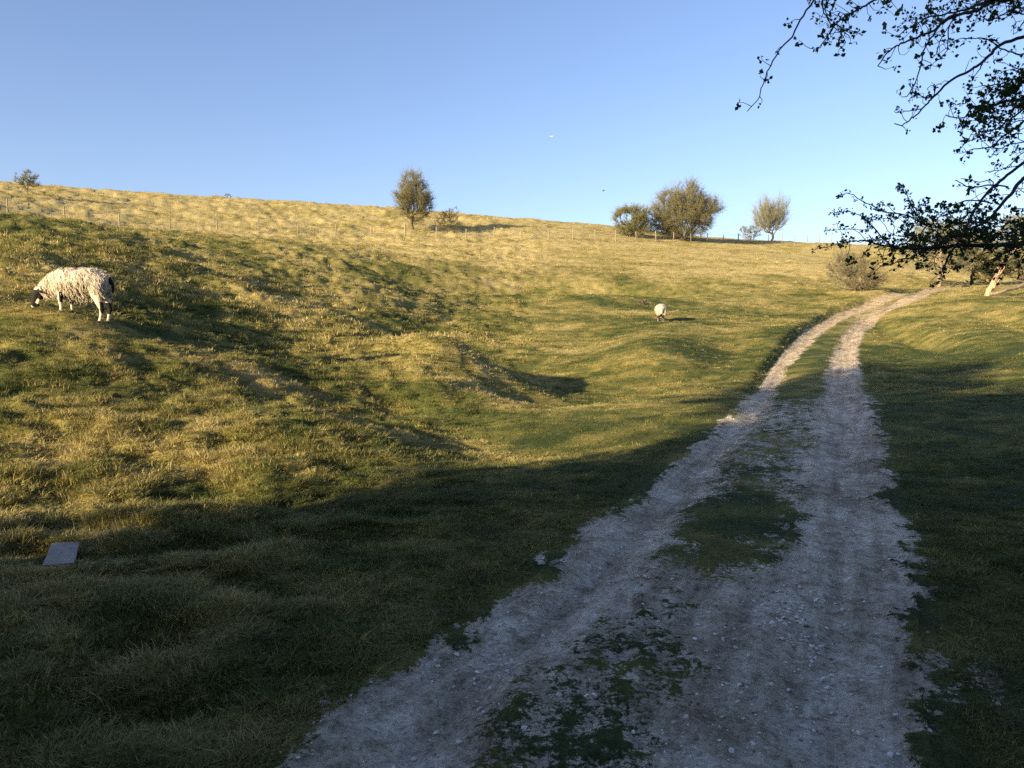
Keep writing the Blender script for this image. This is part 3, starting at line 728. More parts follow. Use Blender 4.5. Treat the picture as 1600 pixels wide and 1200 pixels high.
for k in range(26):                                 # torn splinters
    a0 = r_.random() * 6.283; f = r_.random(); c0 = P[0] * (1 - f) + P[3] * f + np.array([.15 * math.cos(a0), .15 * math.sin(a0), 0])
    dv = (P[3] - P[0]) / np.linalg.norm(P[3] - P[0]); L = .25 + .45 * r_.random()
    segs(m1, [c0], [c0 + dv * L + r_.normal(size=3) * .05], .03 + .02 * r_.random(), .004, 0, 4)
m1.build('split_wood', M_split, root)
f0 = hit(1550, 465); f0[2] = gh(f0[0], f0[1])
root = tag(empty('fallen_bough', tuple(f0)), 'fallen tree limb lying on the grass at the foot of the broken trunk', 'log')
pts = []
for u, Y, l in ((1546, 43.6, .12), (1562, 43.3, .2), (1580, 43.4, .35), (1602, 43.6, .5), (1640, 44, .7), (1690, 44.5, .6)):
    b = base_at(u, Y, 460); b[2] += l; pts.append(b)
m1 = MB(); Q = lumpy(np.array(pts), 20, .03, 8); tube(m1, Q, np.linspace(.10, .06, 20), 8)
for k in range(14):
    q = Q[r_.integers(3, 20)]; d = r_.normal(size=3) * .8; d[2] = abs(d[2]) * (1 if k % 2 else -.6)
    for _ in range(3):
        q2 = q + d * .25; segs(m1, [q], [q2], .022, .014, 0, 4); q = q2; d = d + r_.normal(size=3) * .4
m1.build('limb', M_barkl, root)
root = tag(empty('fallen_branch', tuple(base_at(1570, 39.6, 472))), 'thin dark dead branch lying in the grass in front of the fallen limb', 'branch')
m1 = MB(); pts = []
for u, Y in ((1556, 40.2), (1570, 39.9), (1585, 39.6), (1600, 39.4)):
    b = base_at(u, Y, 470); b[2] += .09; pts.append(b)
tube(m1, lumpy(np.array(pts), 10, .02, 4), np.linspace(.05, .025, 10), 6); m1.build('wood', M_bark, root)

# ------------------------------------------------------------------ wire fence on the hill
FU = [-80, 13, 102, 187, 266, 340, 404, 465, 524, 580, 633, 682, 728, 772, 815, 857, 895, 930, 962, 994, 1025, 1053, 1080, 1105, 1130, 1154, 1178, 1201, 1222, 1242, 1262, 1281, 1299, 1317, 1335, 1353, 1371, 1390, 1410, 1432, 1455]
FY = lambda u: float(np.interp(u, [-200, 13, 200, 400, 560, 700, 820, 950, 1060, 1150, 1310, 1460], [60, 62, 66, 72, 78, 81, 84, 88, 95.5, 104, 113, 121]))
fp = [base_at(u, FY(u), 365) for u in FU]
froot = tag(empty('wire_fence', tuple(fp[0])), 'long post and wire stock fence running across the whole hillside', 'fence')
r_ = np.random.default_rng(77)
for i, b in enumerate(fp):
    m1 = MB(); h = 1.22 + .08 * r_.normal(); ln = r_.normal(size=2) * .05; rr = .050 + .010 * r_.random() + (.012 if i % 5 == 0 else 0)
    zz = np.array([-.3, 0, .4, .8, h - .06, h]); P = np.c_[b[0] + ln[0] * zz, b[1] + ln[1] * zz, b[2] + zz]
    tube(m1, P, [rr, rr, rr * .98, rr * .96, rr * .94, rr * .7], 8)
    m1.build('post', M_post, froot)
m1 = MB()
for z in (.18, .34, .52, .74, .96, 1.12):
    for i in range(len(fp) - 1):
        a_ = fp[i] + [0, -.06, z]; b_ = fp[i + 1] + [0, -.06, z]
        nseg = 4; f = np.linspace(0, 1, nseg + 1)[:, None]; Q = a_ * (1 - f) + b_ * f
        if z < .9: Q[1:-1, 2] = np.array([gh(q[0], q[1]) for q in Q[1:-1]]) * .5 + Q[1:-1, 2] * .5 + z * .5 
        segs(m1, Q[:-1], Q[1:], .0045 if z < 1 else .006, .0045 if z < 1 else .006, 0, 3)
# upright strands of the stock netting
for i in range(len(fp) - 1):
    f = np.arange(1, 12)[:, None] / 12.0; Q = fp[i] * (1 - f) + fp[i + 1] * f
    segs(m1, Q + [0, -.06, .16], Q + [0, -.06, .76], .003, .003, 0, 3)
m1.build('wire', M_wire, froot)

# ------------------------------------------------------------------ shade: the wood edge behind the viewer
SHADE = [  # x, y, height, width, what sets it apart
 (-13.9, -5.2, 8.7, 5.0, 'wide-topped leafy tree behind the viewpoint, at the left end of the shading row'), (-10.2, -4.4, 6.6, 4.8, 'leafy tree behind the viewpoint, next to the wide-topped one'),
 (-12.4, -9.2, 8.0, 4.6, 'leafy tree in the back rank behind the viewpoint, farthest left'), (-9.2, -4.2, 6.7, 4.6, 'leafy tree behind the viewpoint, third from the left in the front rank'),
 (-9.6, -8.2, 9.0, 5.0, 'leafy tree in the back rank behind the viewpoint, second from the left'), (-5.6, -3.6, 6.7, 4.6, 'leafy tree behind the viewpoint, left of the track and nearest to it'),
 (-5.0, -7.6, 8.8, 5.2, 'broad leafy tree in the back rank behind the viewpoint, left of the track'), (-1.7, -3.8, 7.2, 4.6, 'leafy tree behind the viewpoint, in line with the left rut'),
 (2.0, -7.5, 9.0, 5.4, 'broad leafy tree behind the viewpoint, in line with the track'), (5.4, -4.2, 7.6, 5.0, 'leafy tree behind the viewpoint, just right of the track'),
 (10.0, -6.0, 7.6, 5.6, 'leafy tree behind the viewpoint, at the right end of the shading row')]
for k, (x, y, h, w, lb) in enumerate(SHADE):
    make_tree('hawthorn_tree', lb, base=(x, y, gh(x, y)), height=h, width=w, seed=60 + k, tips=300, twigs=7,
              twig_len=.8, leafn=7 if k < 2 else 9, leaf=.15 if k < 2 else .18, qx=.62 if k < 2 else .45, gap=.25 if k < 2 else 0, lm=M_dark, trunk_frac=.10, low=.04, group='trees shading the track', lobes=[(0, 0, .42, .5, .44), (.1, .1, .62, .36, .36)] if k else [(0, 0, .78, .5, .20), (.38, 0, .46, .18, .34)], lean=(0, 0) if k else (-3.2, 0))

# ------------------------------------------------------------------ sheep
M_coat, t, bs, _ = newmat('sheep_coat')
bk = N(t, 'ShaderNodeAttribute', attribute_name='blackness').outputs['Fac']
tc = N(t, 'ShaderNodeTexCoord'); n = noise(t, 60, 4, .7, tc.outputs['Object'])
f = math_(t, 'ADD', bk, math_(t, 'MULTIPLY', math_(t, 'SUBTRACT', n, .5), .5))
t.links.new(ramp(t, f, [(.42, (.62, .52, .38)), (.56, (.016, .014, .013))]), bs.inputs['Base Color']); bump(t, bs, n, .4, .01)
M_wool, t, bs, _ = newmat('sheep_wool')
tc = N(t, 'ShaderNodeTexCoord'); g = N(t, 'ShaderNodeNewGeometry'); n = noise(t, 7, 5, .7, tc.outputs['Object'])
c = ramp(t, math_(t, 'ADD', math_(t, 'MULTIPLY', n, .6), math_(t, 'MULTIPLY', g.outputs['Random Per Island'], .4)), [(.15, (.58, .49, .37)), (.4, (.69, .60, .47)), (.75, (.78, .70, .57))])
pk = N(t, 'ShaderNodeAttribute', attribute_name='raddle').outputs['Fac']
t.links.new(mix(t, pk, c, (.58, .40, .36)), bs.inputs['Base Color'])
n4 = noise(t, 45, 4, .7, tc.outputs['Object']); mpw = N(t, 'ShaderNodeMapping'); mpw.inputs['Scale'].default_value = (3.2, 3.2, .7); t.links.new(tc.outputs['Object'], mpw.inputs['Vector'])
n7 = noise(t, 16, 5, .7, mpw.outputs[0], .8); bump(t, bs, n7, .5, .03)
tr = N(t, 'ShaderNodeBsdfTranslucent'); tr.inputs['Color'].default_value = (.85, .78, .66, 1)
ms = N(t, 'ShaderNodeMixShader'); ms.inputs[0].default_value = .38; t.links.new(bs.outputs[0], ms.inputs[1]); t.links.new(tr.outputs[0], ms.inputs[2]); t.links.new(ms.outputs[0], _.inputs['Surface'])
M_horn, t, bs, _ = newmat('sheep_horn'); bs.inputs['Base Color'].default_value = (.42, .22, .10, 1)
M_hoof, t, bs, _ = newmat('sheep_hoof'); bs.inputs['Base Color'].default_value = (.08, .06, .05, 1)

def loft(mb, P, Ra, Rb, side_=(0, 1, 0), k=18, mi=0):
    """closed loft: centres P, half-width Ra along side_, half-height Rb"""
    P = np.asarray(P, float); T = np.gradient(P, axis=0); T /= np.linalg.norm(T, axis=1, keepdims=True)
    S = np.array(side_, float); an = np.arange(k) * 2 * math.pi / k; V = []
    for i in range(len(P)):
        s_ = S - T[i] * S.dot(T[i]); s_ /= np.linalg.norm(s_); u_ = np.cross(T[i], s_)
        V.append(P[i] + np.cos(an)[:, None] * s_ * Ra[i] + np.sin(an)[:, None] * u_ * Rb[i])
    V = np.concatenate(V); j = np.arange(k)
    F = np.concatenate([np.stack([i * k + j, i * k + (j + 1) % k, (i + 1) * k + (j + 1) % k, (i + 1) * k + j], -1) for i in range(len(P) - 1)])
    n0 = len(V); V = np.vstack([V, P[0] - T[0] * min(Ra[0], Rb[0]) * .5, P[-1] + T[-1] * min(Ra[-1], Rb[-1]) * .5])
    mb.add(V, F, mi); base = mb.n - len(V); m_ = len(P) - 1
    F3 = np.concatenate([np.stack([np.full(k, n0), (j + 1) % k, j], -1), np.stack([np.full(k, n0 + 1), m_ * k + j, m_ * k + (j + 1) % k], -1)])
    mb.order.append((F3 + base, mi))
def remeshed(mb, voxel, smooth=2):
    o = mb.build('tmp', M_coat); me = o.modifiers.new('r', 'REMESH'); me.mode = 'VOXEL'; me.voxel_size = voxel
    s = o.modifiers.new('s', 'SMOOTH'); s.iterations = smooth; s.factor = .5
    dg = bpy.context.evaluated_depsgraph_get(); m = bpy.data.meshes.new_from_object(o.evaluated_get(dg)); bpy.data.objects.remove(o)
    n = len(m.vertices); V = np.empty(n * 3, np.float32); m.vertices.foreach_get('co', V)
    m.polygons.foreach_set('use_smooth', np.ones(len(m.polygons), bool))
    return m, V.reshape(-1, 3)
# torso: x forward, centre height, half height, half width
TORSO = np.array([(-.56, .47, .10, .07), (-.52, .49, .16, .13), (-.44, .50, .20, .19), (-.30, .515, .225, .235), (-.14, .51, .23, .26), (.02, .51, .225, .26), (.16, .51, .22, .24),
                  (.26, .52, .205, .205), (.36, .51, .18, .16), (.45, .47, .145, .13), (.53, .43, .115, .10), (.585, .395, .085, .075)])
def make_sheep(label, pos, heading, seed, legblack, headyaw=0.0, lift=.055, size=.89):
    rr = np.random.default_rng(seed)
    root = tag(empty('sheep', pos, heading), label, 'sheep', 'sheep grazing on the hillside'); root.scale = (size,) * 3
    c, s = math.cos(heading), math.sin(heading)
    def gl(x, y): x *= size; y *= size; return (gh(pos[0] + x * c - y * s, pos[1] + x * s + y * c) - pos[2]) / size
    mb = MB()
    Tt = TORSO.copy(); loft(mb, np.c_[Tt[:, 0], 0 * Tt[:, 0], Tt[:, 1] + lift], Tt[:, 3] * .86, Tt[:, 2] * .86)
    # head, grazing: poll to nose
    hp = np.array([.60, 0, .385 + lift]); dn = np.array([.30, headyaw, -.80]); dn /= np.linalg.norm(dn)
    gz_ = gl(.74, 0)
    L = max(.2, (hp[2] - gz_ - .03) / -dn[2])
    hk = np.linspace(0, 1, 8)
    P = hp + dn * L * hk[:, None]; P[:, 0] += .02 * np.sin(hk * math.pi)
    loft(mb, P, np.interp(hk, [0, .25, .5, .8, 1], [.062, .074, .058, .044, .034]), np.interp(hk, [0, .25, .5, .8, 1], [.075, .088, .068, .05, .036]))
    jaw = hp + np.array([-.05, 0, -.02]); loft(mb, [jaw + dn * L * q for q in (.1, .35, .6, .85)], [.035, .05, .038, .028], [.035, .04, .034, .026])
    for sd_ in (1, -1):                                     # ears, droop back from the poll
        e0 = hp + dn * .035 + np.array([-.005, .055 * sd_, .0]); E = [e0, e0 + [-.035, .04 * sd_, -.01], e0 + [-.075, .065 * sd_, -.035], e0 + [-.105, .075 * sd_, -.06]]
        loft(mb, E, [.018, .030, .026, .010], [.012, .014, .012, .008], side_=(.3, .2, .9))
        ey = hp + dn * L * .36 + np.array([.02, .062 * sd_, .01]); loft(mb, [ey - [0, .012 * sd_, 0], ey, ey + [0, .008 * sd_, 0]], [.016, .018, .010], [.016, .018, .010], side_=(1, 0, 0))
    feet = []
    for (lx, ly, hind) in ((.20, .105, 0), (.12, -.10, 0), (-.46, .11, 1), (-.50, -.10, 1)):
        g0 = gl(lx, ly); top = .40 + lift
        if hind:
            K = [(lx + .10, ly * .95, top), (lx + .06, ly, top - .13 + .0), (lx - .035, ly, g0 + .235), (lx - .015, ly, g0 + .12), (lx, ly, g0 + .05), (lx + .02, ly, g0)]
            A_ = [.085, .068, .034, .024, .026, .032]; B_ = [.12, .085, .042, .027, .028, .04]
        else:
            K = [(lx - .02, ly, top), (lx, ly, top - .10), (lx + .008, ly, g0 + .20), (lx, ly, g0 + .11), (lx - .004, ly, g0 + .045), (lx + .012, ly, g0)]
            A_ = [.075, .055, .033, .024, .026, .032]; B_ = [.085, .06, .036, .026, .027, .038]
        loft(mb, K, A_, B_, k=12); feet.append((lx, ly, g0))
    # tail under the fleece
    TL = np.array([(-.585, 0, .56), (-.63, 0, .48), (-.645, 0, .38), (-.64, 0, .30)]) + [0, 0, lift]
    loft(mb, TL, [.035, .035, .03, .015], [.03, .03, .028, .015])
    m, V = remeshed(mb, .013)
    m.name = 'body'; m.materials.clear(); m.materials.append(M_coat)
    x, y, z = V[:, 0], V[:, 1], V[:, 2]
    hs = ((V - hp) @ dn) / L
    ishead = (x > .50) & (hs > -.15)
    b = np.zeros(len(V))
    b = np.where(ishead & (hs > .13), 1, b); b = np.where(ishead & (hs > .93), .25, b)
    b = np.where(ishead & (np.abs(y) > .066) & (hs < .5), 1, b)
    b = np.where(ishead & (hs > .5) & (hs < .75) & (x < np.interp(hs, [0, 1], [hp[0] - .05, hp[0] + .12])), .1, b)
    legz = z - np.interp(x, [-.5, .2], [feet[2][2], feet[0][2]])
    isleg = (z < .33 + lift) & ~ishead & (x < .4)
    lc = np.where(x > -.2, np.where(y > 0, .205, .125), np.where(y > 0, -.475, -.515))
    b = np.where(isleg & (legz > .15) & (legz < .36), np.where((x < lc) | (y < 0), .95, .2), b)
    b = np.where(isleg & (legz < .17), .1 + legblack * .6 + .35 * (np.sin(y * 70 + x * 11) > .6) * (legz > .05), b)
    b = np.where((x < -.585) & (z > .33), .9 - legblack * 1.1, b)
    attr(m, 'blackness', b)
    bo = bpy.data.objects.new('body', m); COL.objects.link(bo); bo.parent = root
    # hooves
    for lx, ly, g0 in feet:
        mh = MB(); loft(mh, [(lx + .012, ly, g0 - .01), (lx + .016, ly, g0 + .012), (lx + .004, ly, g0 + .035)], [.036, .034, .027], [.045, .04, .028]); o = mh.build('hoof', M_hoof); o.parent = root
    # fleece: lumpy shell and hanging locks
    mf = MB(); nu, nv = 70, 60
    U = np.linspace(0, len(Tt) - 1, nu); Cc = np.array([[np.interp(q, range(len(Tt)), Tt[:, k]) for k in range(4)] for q in U])
    an = np.arange(nv) * 2 * math.pi / nv
    UU, AA = np.meshgrid(Cc[:, 0], an, indexing='ij')
    lump = (fbm(UU * 9 + 3, AA * 2.2 + seed, 3, 3) - .5) * .055 + (fbm(UU * 26, AA * 3, 8, 2) - .5) * .03
    hang = np.clip(-np.sin(AA), 0, 1) ** 2 * .035 * (.4 + fbm(UU * 20, AA, 13, 2))
    ry = Cc[:, 3][:, None] + lump; rz = Cc[:, 2][:, None] + lump + hang
    VX = UU - .012; VY = np.cos(AA) * ry; VZ = Cc[:, 1][:, None] + lift + np.sin(AA) * rz
    Vs = np.stack([VX, VY, VZ], -1).reshape(-1, 3)
    j = np.arange(nv); F = np.concatenate([np.stack([i * nv + j, i * nv + (j + 1) % nv, (i + 1) * nv + (j + 1) % nv, (i + 1) * nv + j], -1) for i in range(nu - 1)])
    mf.add(Vs, F); mf.order.append((np.array([list(range(nv))[::-1]]), 0)); mf.order.append((np.array([list((nu - 1) * nv + j)]), 0))
    # thigh wool
    for sd_ in (1, -1):
        loft(mf, [(-.37, .13 * sd_, .46 + lift), (-.43, .14 * sd_, .36 + lift), (-.475, .12 * sd_, .27 + lift)], [.09, .085, .045], [.14, .11, .055], k=14)
    m = 700; f = rr.random(m * 2); sgn = np.where(np.arange(m * 2) < m, 1, -1); ta = rr.random(m * 2) * 6.283
    tc_ = np.array([-.37, .13, .46 + lift]) * (1 - f[:, None]) + np.array([-.475, .12, .27 + lift]) * f[:, None]; tc_[:, 1] *= sgn
    tn = np.c_[np.cos(ta), np.sin(ta), 0 * ta]; tb_ = tc_ + tn * np.c_[.14 - .08 * f, .09 - .045 * f, 0 * f]
    e1 = np.array([[-.25, 0, -1.]]) + tn * .25 + rr.normal(size=(m * 2, 3)) * .18; segs(mf, tb_, tb_ + e1 * .035, .0055, .005, 0, 3); segs(mf, tb_ + e1 * .035, tb_ + e1 * .06 + [0, 0, -.008], .005, .0015, 0, 3)
    n = 13000
    iu = rr.integers(2, nu - 1, n); ia = rr.integers(0, nv, n)
    kp = rr.random(n) < np.clip(.28 - 1.0 * np.sin(an[ia]), .10, .8); iu = iu[kp]; ia = ia[kp]; n = len(ia); B = Vs[iu * nv + ia]
    nrm_ = np.c_[np.zeros(n), np.cos(an[ia]), np.sin(an[ia])]; nrm_[:, 0] = np.interp(B[:, 0], [-.56, -.3, .4, .62], [-1.2, 0, 0, .3])
    ex = 260                                               # more on the thighs and the rump
    dw = np.array([[0, 0, -1.]]) + nrm_ * nrm_[:, 2:3]; dw += np.array([[-.12, 0, 0]])
    d = dw + nrm_ * .10 + rr.normal(size=(n, 3)) * .12; d /= np.linalg.norm(d, axis=1, keepdims=True)
    Lk = (.020 + .028 * rr.random((n, 1))) * (1 + .8 * np.clip(-nrm_[:, 2:3], 0, 1))
    c1 = B - nrm_ * .003; c2 = c1 + d * Lk; d2 = d * .8 + np.array([0, 0, -.3]) + rr.normal(size=(n, 3)) * .10; c3 = c2 + d2 * Lk * .8
    segs(mf, c1, c2, .0055, .005, 0, 3); segs(mf, c2, c3, .005, .0015, 0, 3)
    o = mf.build('fleece', M_wool); o.parent = root
    V = np.empty(len(o.data.vertices) * 3, np.float32); o.data.vertices.foreach_get('co', V); V = V.reshape(-1, 3)
    rad_ = .55 * np.exp(-((V[:, 0] + .05) / .13) ** 2) * (V[:, 2] > .62 + lift) * (.5 + fbm(V[:, 0] * 20, V[:, 1] * 20, 2, 2))
    attr(o.data, 'raddle', np.clip(rad_, 0, .6))
    # little horn buds
    for sd_ in (1, -1):
        mh = MB(); q = hp + np.array([.035, .03 * sd_, .035]); loft(mh, [q, q + [.02, .012 * sd_, .02], q + [.02, .03 * sd_, .03]], [.020, .015, .006], [.020, .015, .006], k=8)
        o = mh.build('horn', M_horn); o.parent = root
    return root
p = hit(119, 492); p[2] = gh(p[0], p[1])
make_sheep('woolly cream sheep with a black face grazing side-on on the left slope', tuple(p), math.pi + .04, 5, .0)
q = hit(1032, 502); q[2] = gh(q[0], q[1])
make_sheep('small distant cream sheep seen from behind in the middle of the field', tuple(q), R(84), 9, .7)
print('SHEEP', p, px_of(p), q, px_of(q))

# ------------------------------------------------------------------ board lying in the grass
M_b = hit(97, 876); bz = gh(M_b[0], M_b[1])
broot = tag(empty('wooden_board', (M_b[0], M_b[1], bz + .072), R(-4)), 'short grey weathered board lying flat in the shaded grass, lower left', 'board')
import bmesh
def slab(name, sx, sy, sz, loc, mat, parent, bev=.004, seed=0, jit=.0015):
    bm = bmesh.new(); bmesh.ops.create_cube(bm, size=1)
    for v in bm.verts: v.co = Vector((v.co.x * sx, v.co.y * sy, v.co.z * sz))
    bmesh.ops.subdivide_edges(bm, edges=bm.edges[:], cuts=5, use_grid_fill=True)
    r0 = random.Random(seed)
    for v in bm.verts: v.co += Vector((r0.gauss(0, jit), r0.gauss(0, jit), r0.gauss(0, jit * .5))) + Vector(loc)
    me = bpy.data.meshes.new(name); bm.to_mesh(me); bm.free(); me.materials.append(mat)
    for pp in me.polygons: pp.use_smooth = False
    o = bpy.data.objects.new(name, me); COL.objects.link(o); o.parent = parent; return o
Yb = M_b[1]; wpx = 40 / FPX * Yb
ba = hit(85, 889); bb = hit(97, 855); dl = float(np.hypot(*(bb - ba)[:2])); print('BOARD', Yb, wpx, dl)
slab('plank', wpx, dl, .028, (0, 0, .026), M_board, broot, seed=1)
slab('broken_edge', wpx * .97, dl * .96, .030, (0, .003, -.0035), M_brick, broot, seed=2, jit=.003)
broot.rotation_euler = (R(3), R(2), -math.atan2(bb[0] - ba[0] - 0, bb[1] - ba[1]) * 1.0)

# ------------------------------------------------------------------ birds
def bird(label, u, v, Y, span, seed, pale, roll, up1, up2, heading):
    p = at(u, v, Y); root = tag(empty('bird', tuple(p), heading), label, 'bird', 'birds flying over the hill'); root.rotation_euler = (R(roll), 0, heading)
    m, t, bs, _ = newmat('pale_feathers' if pale else 'dark_feathers'); bs.inputs['Base Color'].default_value = (.78, .75, .70, 1) if pale else (.05, .05, .06, 1)
    md, t, bs, _ = newmat('wing_feathers'); bs.inputs['Base Color'].default_value = (.16, .12, .09, 1) if pale else (.04, .04, .05, 1)
    s = span; mb = MB()
    loft(mb, [(-.26 * s, 0, 0), (-.14 * s, 0, 0), (0, 0, -.01 * s), (.13 * s, 0, 0), (.19 * s, 0, .02 * s), (.235 * s, 0, .015 * s), (.27 * s, 0, .005 * s)], [.03 * s, .05 * s, .075 * s, .055 * s, .042 * s, .02 * s, .006 * s], [.008 * s, .04 * s, .075 * s, .055 * s, .04 * s, .02 * s, .006 * s], k=10)
    loft(mb, [(-.36 * s, 0, 0), (-.3 * s, 0, 0), (-.2 * s, 0, 0)], [.075 * s, .055 * s, .03 * s], [.008 * s, .01 * s, .012 * s], k=8)
    o = mb.build('body', m); o.parent = root
    for sd_, up in ((1, up1), (-1, up2)):
        mw = MB(); a_ = R(up); dy, dz = math.cos(a_), math.sin(a_)
        P = [(0.02 * s, .03 * s * sd_, .01 * s), (.05 * s, (.03 + .16 * dy) * s * sd_, (.16 * dz) * s), (.04 * s, (.03 + .3 * dy) * s * sd_, .3 * dz * s), (-.06 * s, (.03 + .46 * dy) * s * sd_, .44 * dz * s)]
        loft(mw, P, [.085 * s, .09 * s, .07 * s, .02 * s], [.014 * s, .012 * s, .009 * s, .004 * s], side_=(1, 0, 0), k=8)
        o = mw.build('wing', md); o.parent = root
bird('white-bellied bird with brown wings flapping high over the middle of the hill', 862, 213, 42, .32, 1, True, 20, 62, 48, R(160))
bird('tiny dark distant bird low in the sky left of the fence trees', 943, 298, 95, .7, 2, False, 0, 14, 6, R(185))

# ------------------------------------------------------------------ dark dead thistle clump above the far sheep
q = hit(1003, 476); q[2] = gh(q[0], q[1]); root = tag(empty('thistle', tuple(q)), 'small dark dead weed standing just behind the distant sheep', 'plant')
mb = MB(); r_ = np.random.default_rng(3)
for k in range(26):
    a_ = r_.random() * 6.28; b0 = q + [.12 * math.cos(a_) * r_.random(), .12 * math.sin(a_) * r_.random(), -.02]; d = np.array([r_.normal() * .25, r_.normal() * .25, 1]); L = .15 + .2 * r_.random()
    segs(mb, [b0], [b0 + d * L], .010, .005, 0, 4); leaves(mb, np.array([b0 + d * L * f for f in r_.random(5)]), .08, r_, 0)
mb.build('stem', M_bark, root, smooth=False)

# ------------------------------------------------------------------ dead brown leaves in the rough grass
M_dead, t, bs, _ = newmat('dead_leaf'); bs.inputs['Base Color'].default_value = (.22, .09, .035, 1)
for k, (u, v) in enumerate([(139, 737), (392, 678), (405, 746), (208, 806), (246, 795), (180, 590)]):
    p = hit(u, v); p[2] = gh(p[0], p[1]); mb = MB(); r_ = np.random.default_rng(40 + k)
    C = p + np.array([[0, 0, .05]]); n = 7; an = np.linspace(0, 6.283, n, endpoint=False)
    rad_ = .022 * (1 + .3 * np.sin(an * 2 + 1)); V = np.c_[C[0, 0] + rad_ * np.cos(an) * 1.3, C[0, 1] + rad_ * np.sin(an), C[0, 2] + .014 * np.cos(an * 2)]
    V2 = V - [0, 0, .002]; Cc_ = C[0] - [0, 0, .008]
    mb.add(np.vstack([V, Cc_, V2, Cc_ - [0, 0, .002]]), np.concatenate([[[i, (i + 1) % n, n] for i in range(n)], [[n + 1 + (i + 1) % n, n + 1 + i, 2 * n + 1] for i in range(n)], [[i, n + 1 + i, n + 1 + (i + 1) % n] for i in range(n)], [[i, n + 1 + (i + 1) % n, (i + 1) % n] for i in range(n)]]))
    o = mb.build('dead_leaf', M_dead)
    tag(o, ['curled brown leaf caught in the grass at the far left', 'brown leaf in the dark hollow under the sunlit mound', 'brown leaf on the front of the sunlit mound',
            'brown leaf in the grass up the slope from the board, left of its neighbour', 'brown leaf in the grass, nearer of a pair above the board', 'reddish leaf high in the rough grass beneath the big sheep'][k], 'leaf', 'dead leaves in the grass')

# ------------------------------------------------------------------ hawthorn overhanging from the right
TR = np.array([6.0, 4.6]); tz = gh(*TR)
nroot = tag(empty('hawthorn_tree', (TR[0], TR[1], tz)), 'near hawthorn reaching its dark budding branches in from the top right corner', 'tree')
mt = MB(); ml = MB(); rr = np.random.default_rng(2024)
def smooth_path(P, step, amp, r_):
    P = np.asarray(P, float)
    Q = [P[0]]
    for i in range(len(P) - 1):                         # Catmull-Rom
        p0 = P[max(i - 1, 0)]; p1 = P[i]; p2 = P[i + 1]; p3 = P[min(i + 2, len(P) - 1)]
        n = max(2, int(np.linalg.norm(p2 - p1) / step))
        for k in range(1, n + 1):
            s = k / n; Q.append(.5 * (2 * p1 + (p2 - p0) * s + (2 * p0 - 5 * p1 + 4 * p2 - p3) * s * s + (3 * p1 - p0 - 3 * p2 + p3) * s ** 3))
    Q = np.array(Q); Q[1:] += r_.normal(size=Q[1:].shape) * amp
    return Q
def rosette(c, size, r_, n=6):
    C = np.repeat(np.array(c)[None], n, 0) + r_.normal(size=(n, 3)) * size * .22
    leaves(ml, C, size * .66, r_, 1, up=.25)
def shoot(p, d, L, r0, size, r_, buds=.03, depth=0, dens=1.0):
    """a zigzag twig with leaf tufts"""
    L *= 1.3; n = max(3, int(L / .022)); Q = [np.array(p)]; d = np.array(d, float); d /= np.linalg.norm(d)
    for i in range(n):
        d = d + r_.normal(size=3) * .34; d /= np.linalg.norm(d); Q.append(Q[-1] + d * L / n)
    Q = np.array(Q); tube(ml, Q, np.linspace(r0, r0 * .45, len(Q)), 4, 0)
    k = max(1, int(L / buds * dens * .5))
    for f in np.r_[1.0, r_.random(k - 1)]:
        i = min(int(f * (len(Q) - 1)), len(Q) - 1); off = r_.normal(size=3); off *= (.006 + size * .3) / np.linalg.norm(off)
        rosette(Q[i] + off, size * (.7 + .6 * r_.random()), r_)
    if depth:
        for _ in range(depth):
            i = r_.integers(1, len(Q) - 1); d2 = d + r_.normal(size=3) * .8; shoot(Q[i], d2, L * .5, r0 * .7, size, r_, buds, 0, dens)
def branch(px, Y0, Y1, r0, r1, size, buds=.05, spur=.06, spurL=.08, seed=0, mat=0, skip=0.0, dens=1.0, depth=0, flat=.35):
    """a limb traced through the sky at its own distance; Y goes from Y0 at the thick end to Y1 at the tip"""
    r_ = np.random.default_rng(seed + 500)
    n = len(px); P = [at(u, v, Y0 + (Y1 - Y0) * i / (n - 1) + (r_.normal() * .05 if 0 < i < n - 1 else 0)) for i, (u, v) in enumerate(px)]
    Q = smooth_path(P, .03, .0022, r_); tube(ml if r0 < .012 else mt, Q, np.linspace(r0, r1, len(Q)) , 5 if r0 < .012 else 7, 0)
    s = np.r_[0, np.cumsum(np.linalg.norm(np.diff(Q, axis=0), axis=1))]
    pos = skip * s[-1]
    while pos < s[-1]:
        i = min(int(np.searchsorted(s, pos)), len(Q) - 1); T = Q[min(i + 1, len(Q) - 1)] - Q[max(i - 1, 0)]; T /= np.linalg.norm(T)
        off = r_.normal(size=3); off[1] *= .5; off -= T * off.dot(T); off /= np.linalg.norm(off)
        if spurL > 0: shoot(Q[i], off + T * .6, spurL * (.4 + 1.1 * r_.random()), .0022, size, r_, buds, depth, dens)
        else: rosette(Q[i] + off * .012, size * (.7 + .6 * r_.random()), r_, 6)
        pos += spur * (.5 + r_.random())
    return Q
hubs = {1: at(1560, -190, 4.4), 2: at(1760, -60, 4.6), 3: at(1780, 110, 4.8), 4: at(1740, 150, 4.5), 5: at(1760, 375, 4.8)}
tr0 = np.array([TR[0], TR[1], tz])
trunk = [tr0 - [0, 0, .3], tr0 + [-.05, 0, .5], tr0 + [-.2, .05, 1.1], tr0 + [-.25, 0, 1.8], tr0 + [-.1, .1, 2.6], tr0 + [.1, 0, 3.6], tr0 + [.15, .1, 4.6]]
tube(mt, smooth_path(trunk, .15, .01, rr), np.linspace(.19, .05, len(smooth_path(trunk, .15, .01, rr))), 10)
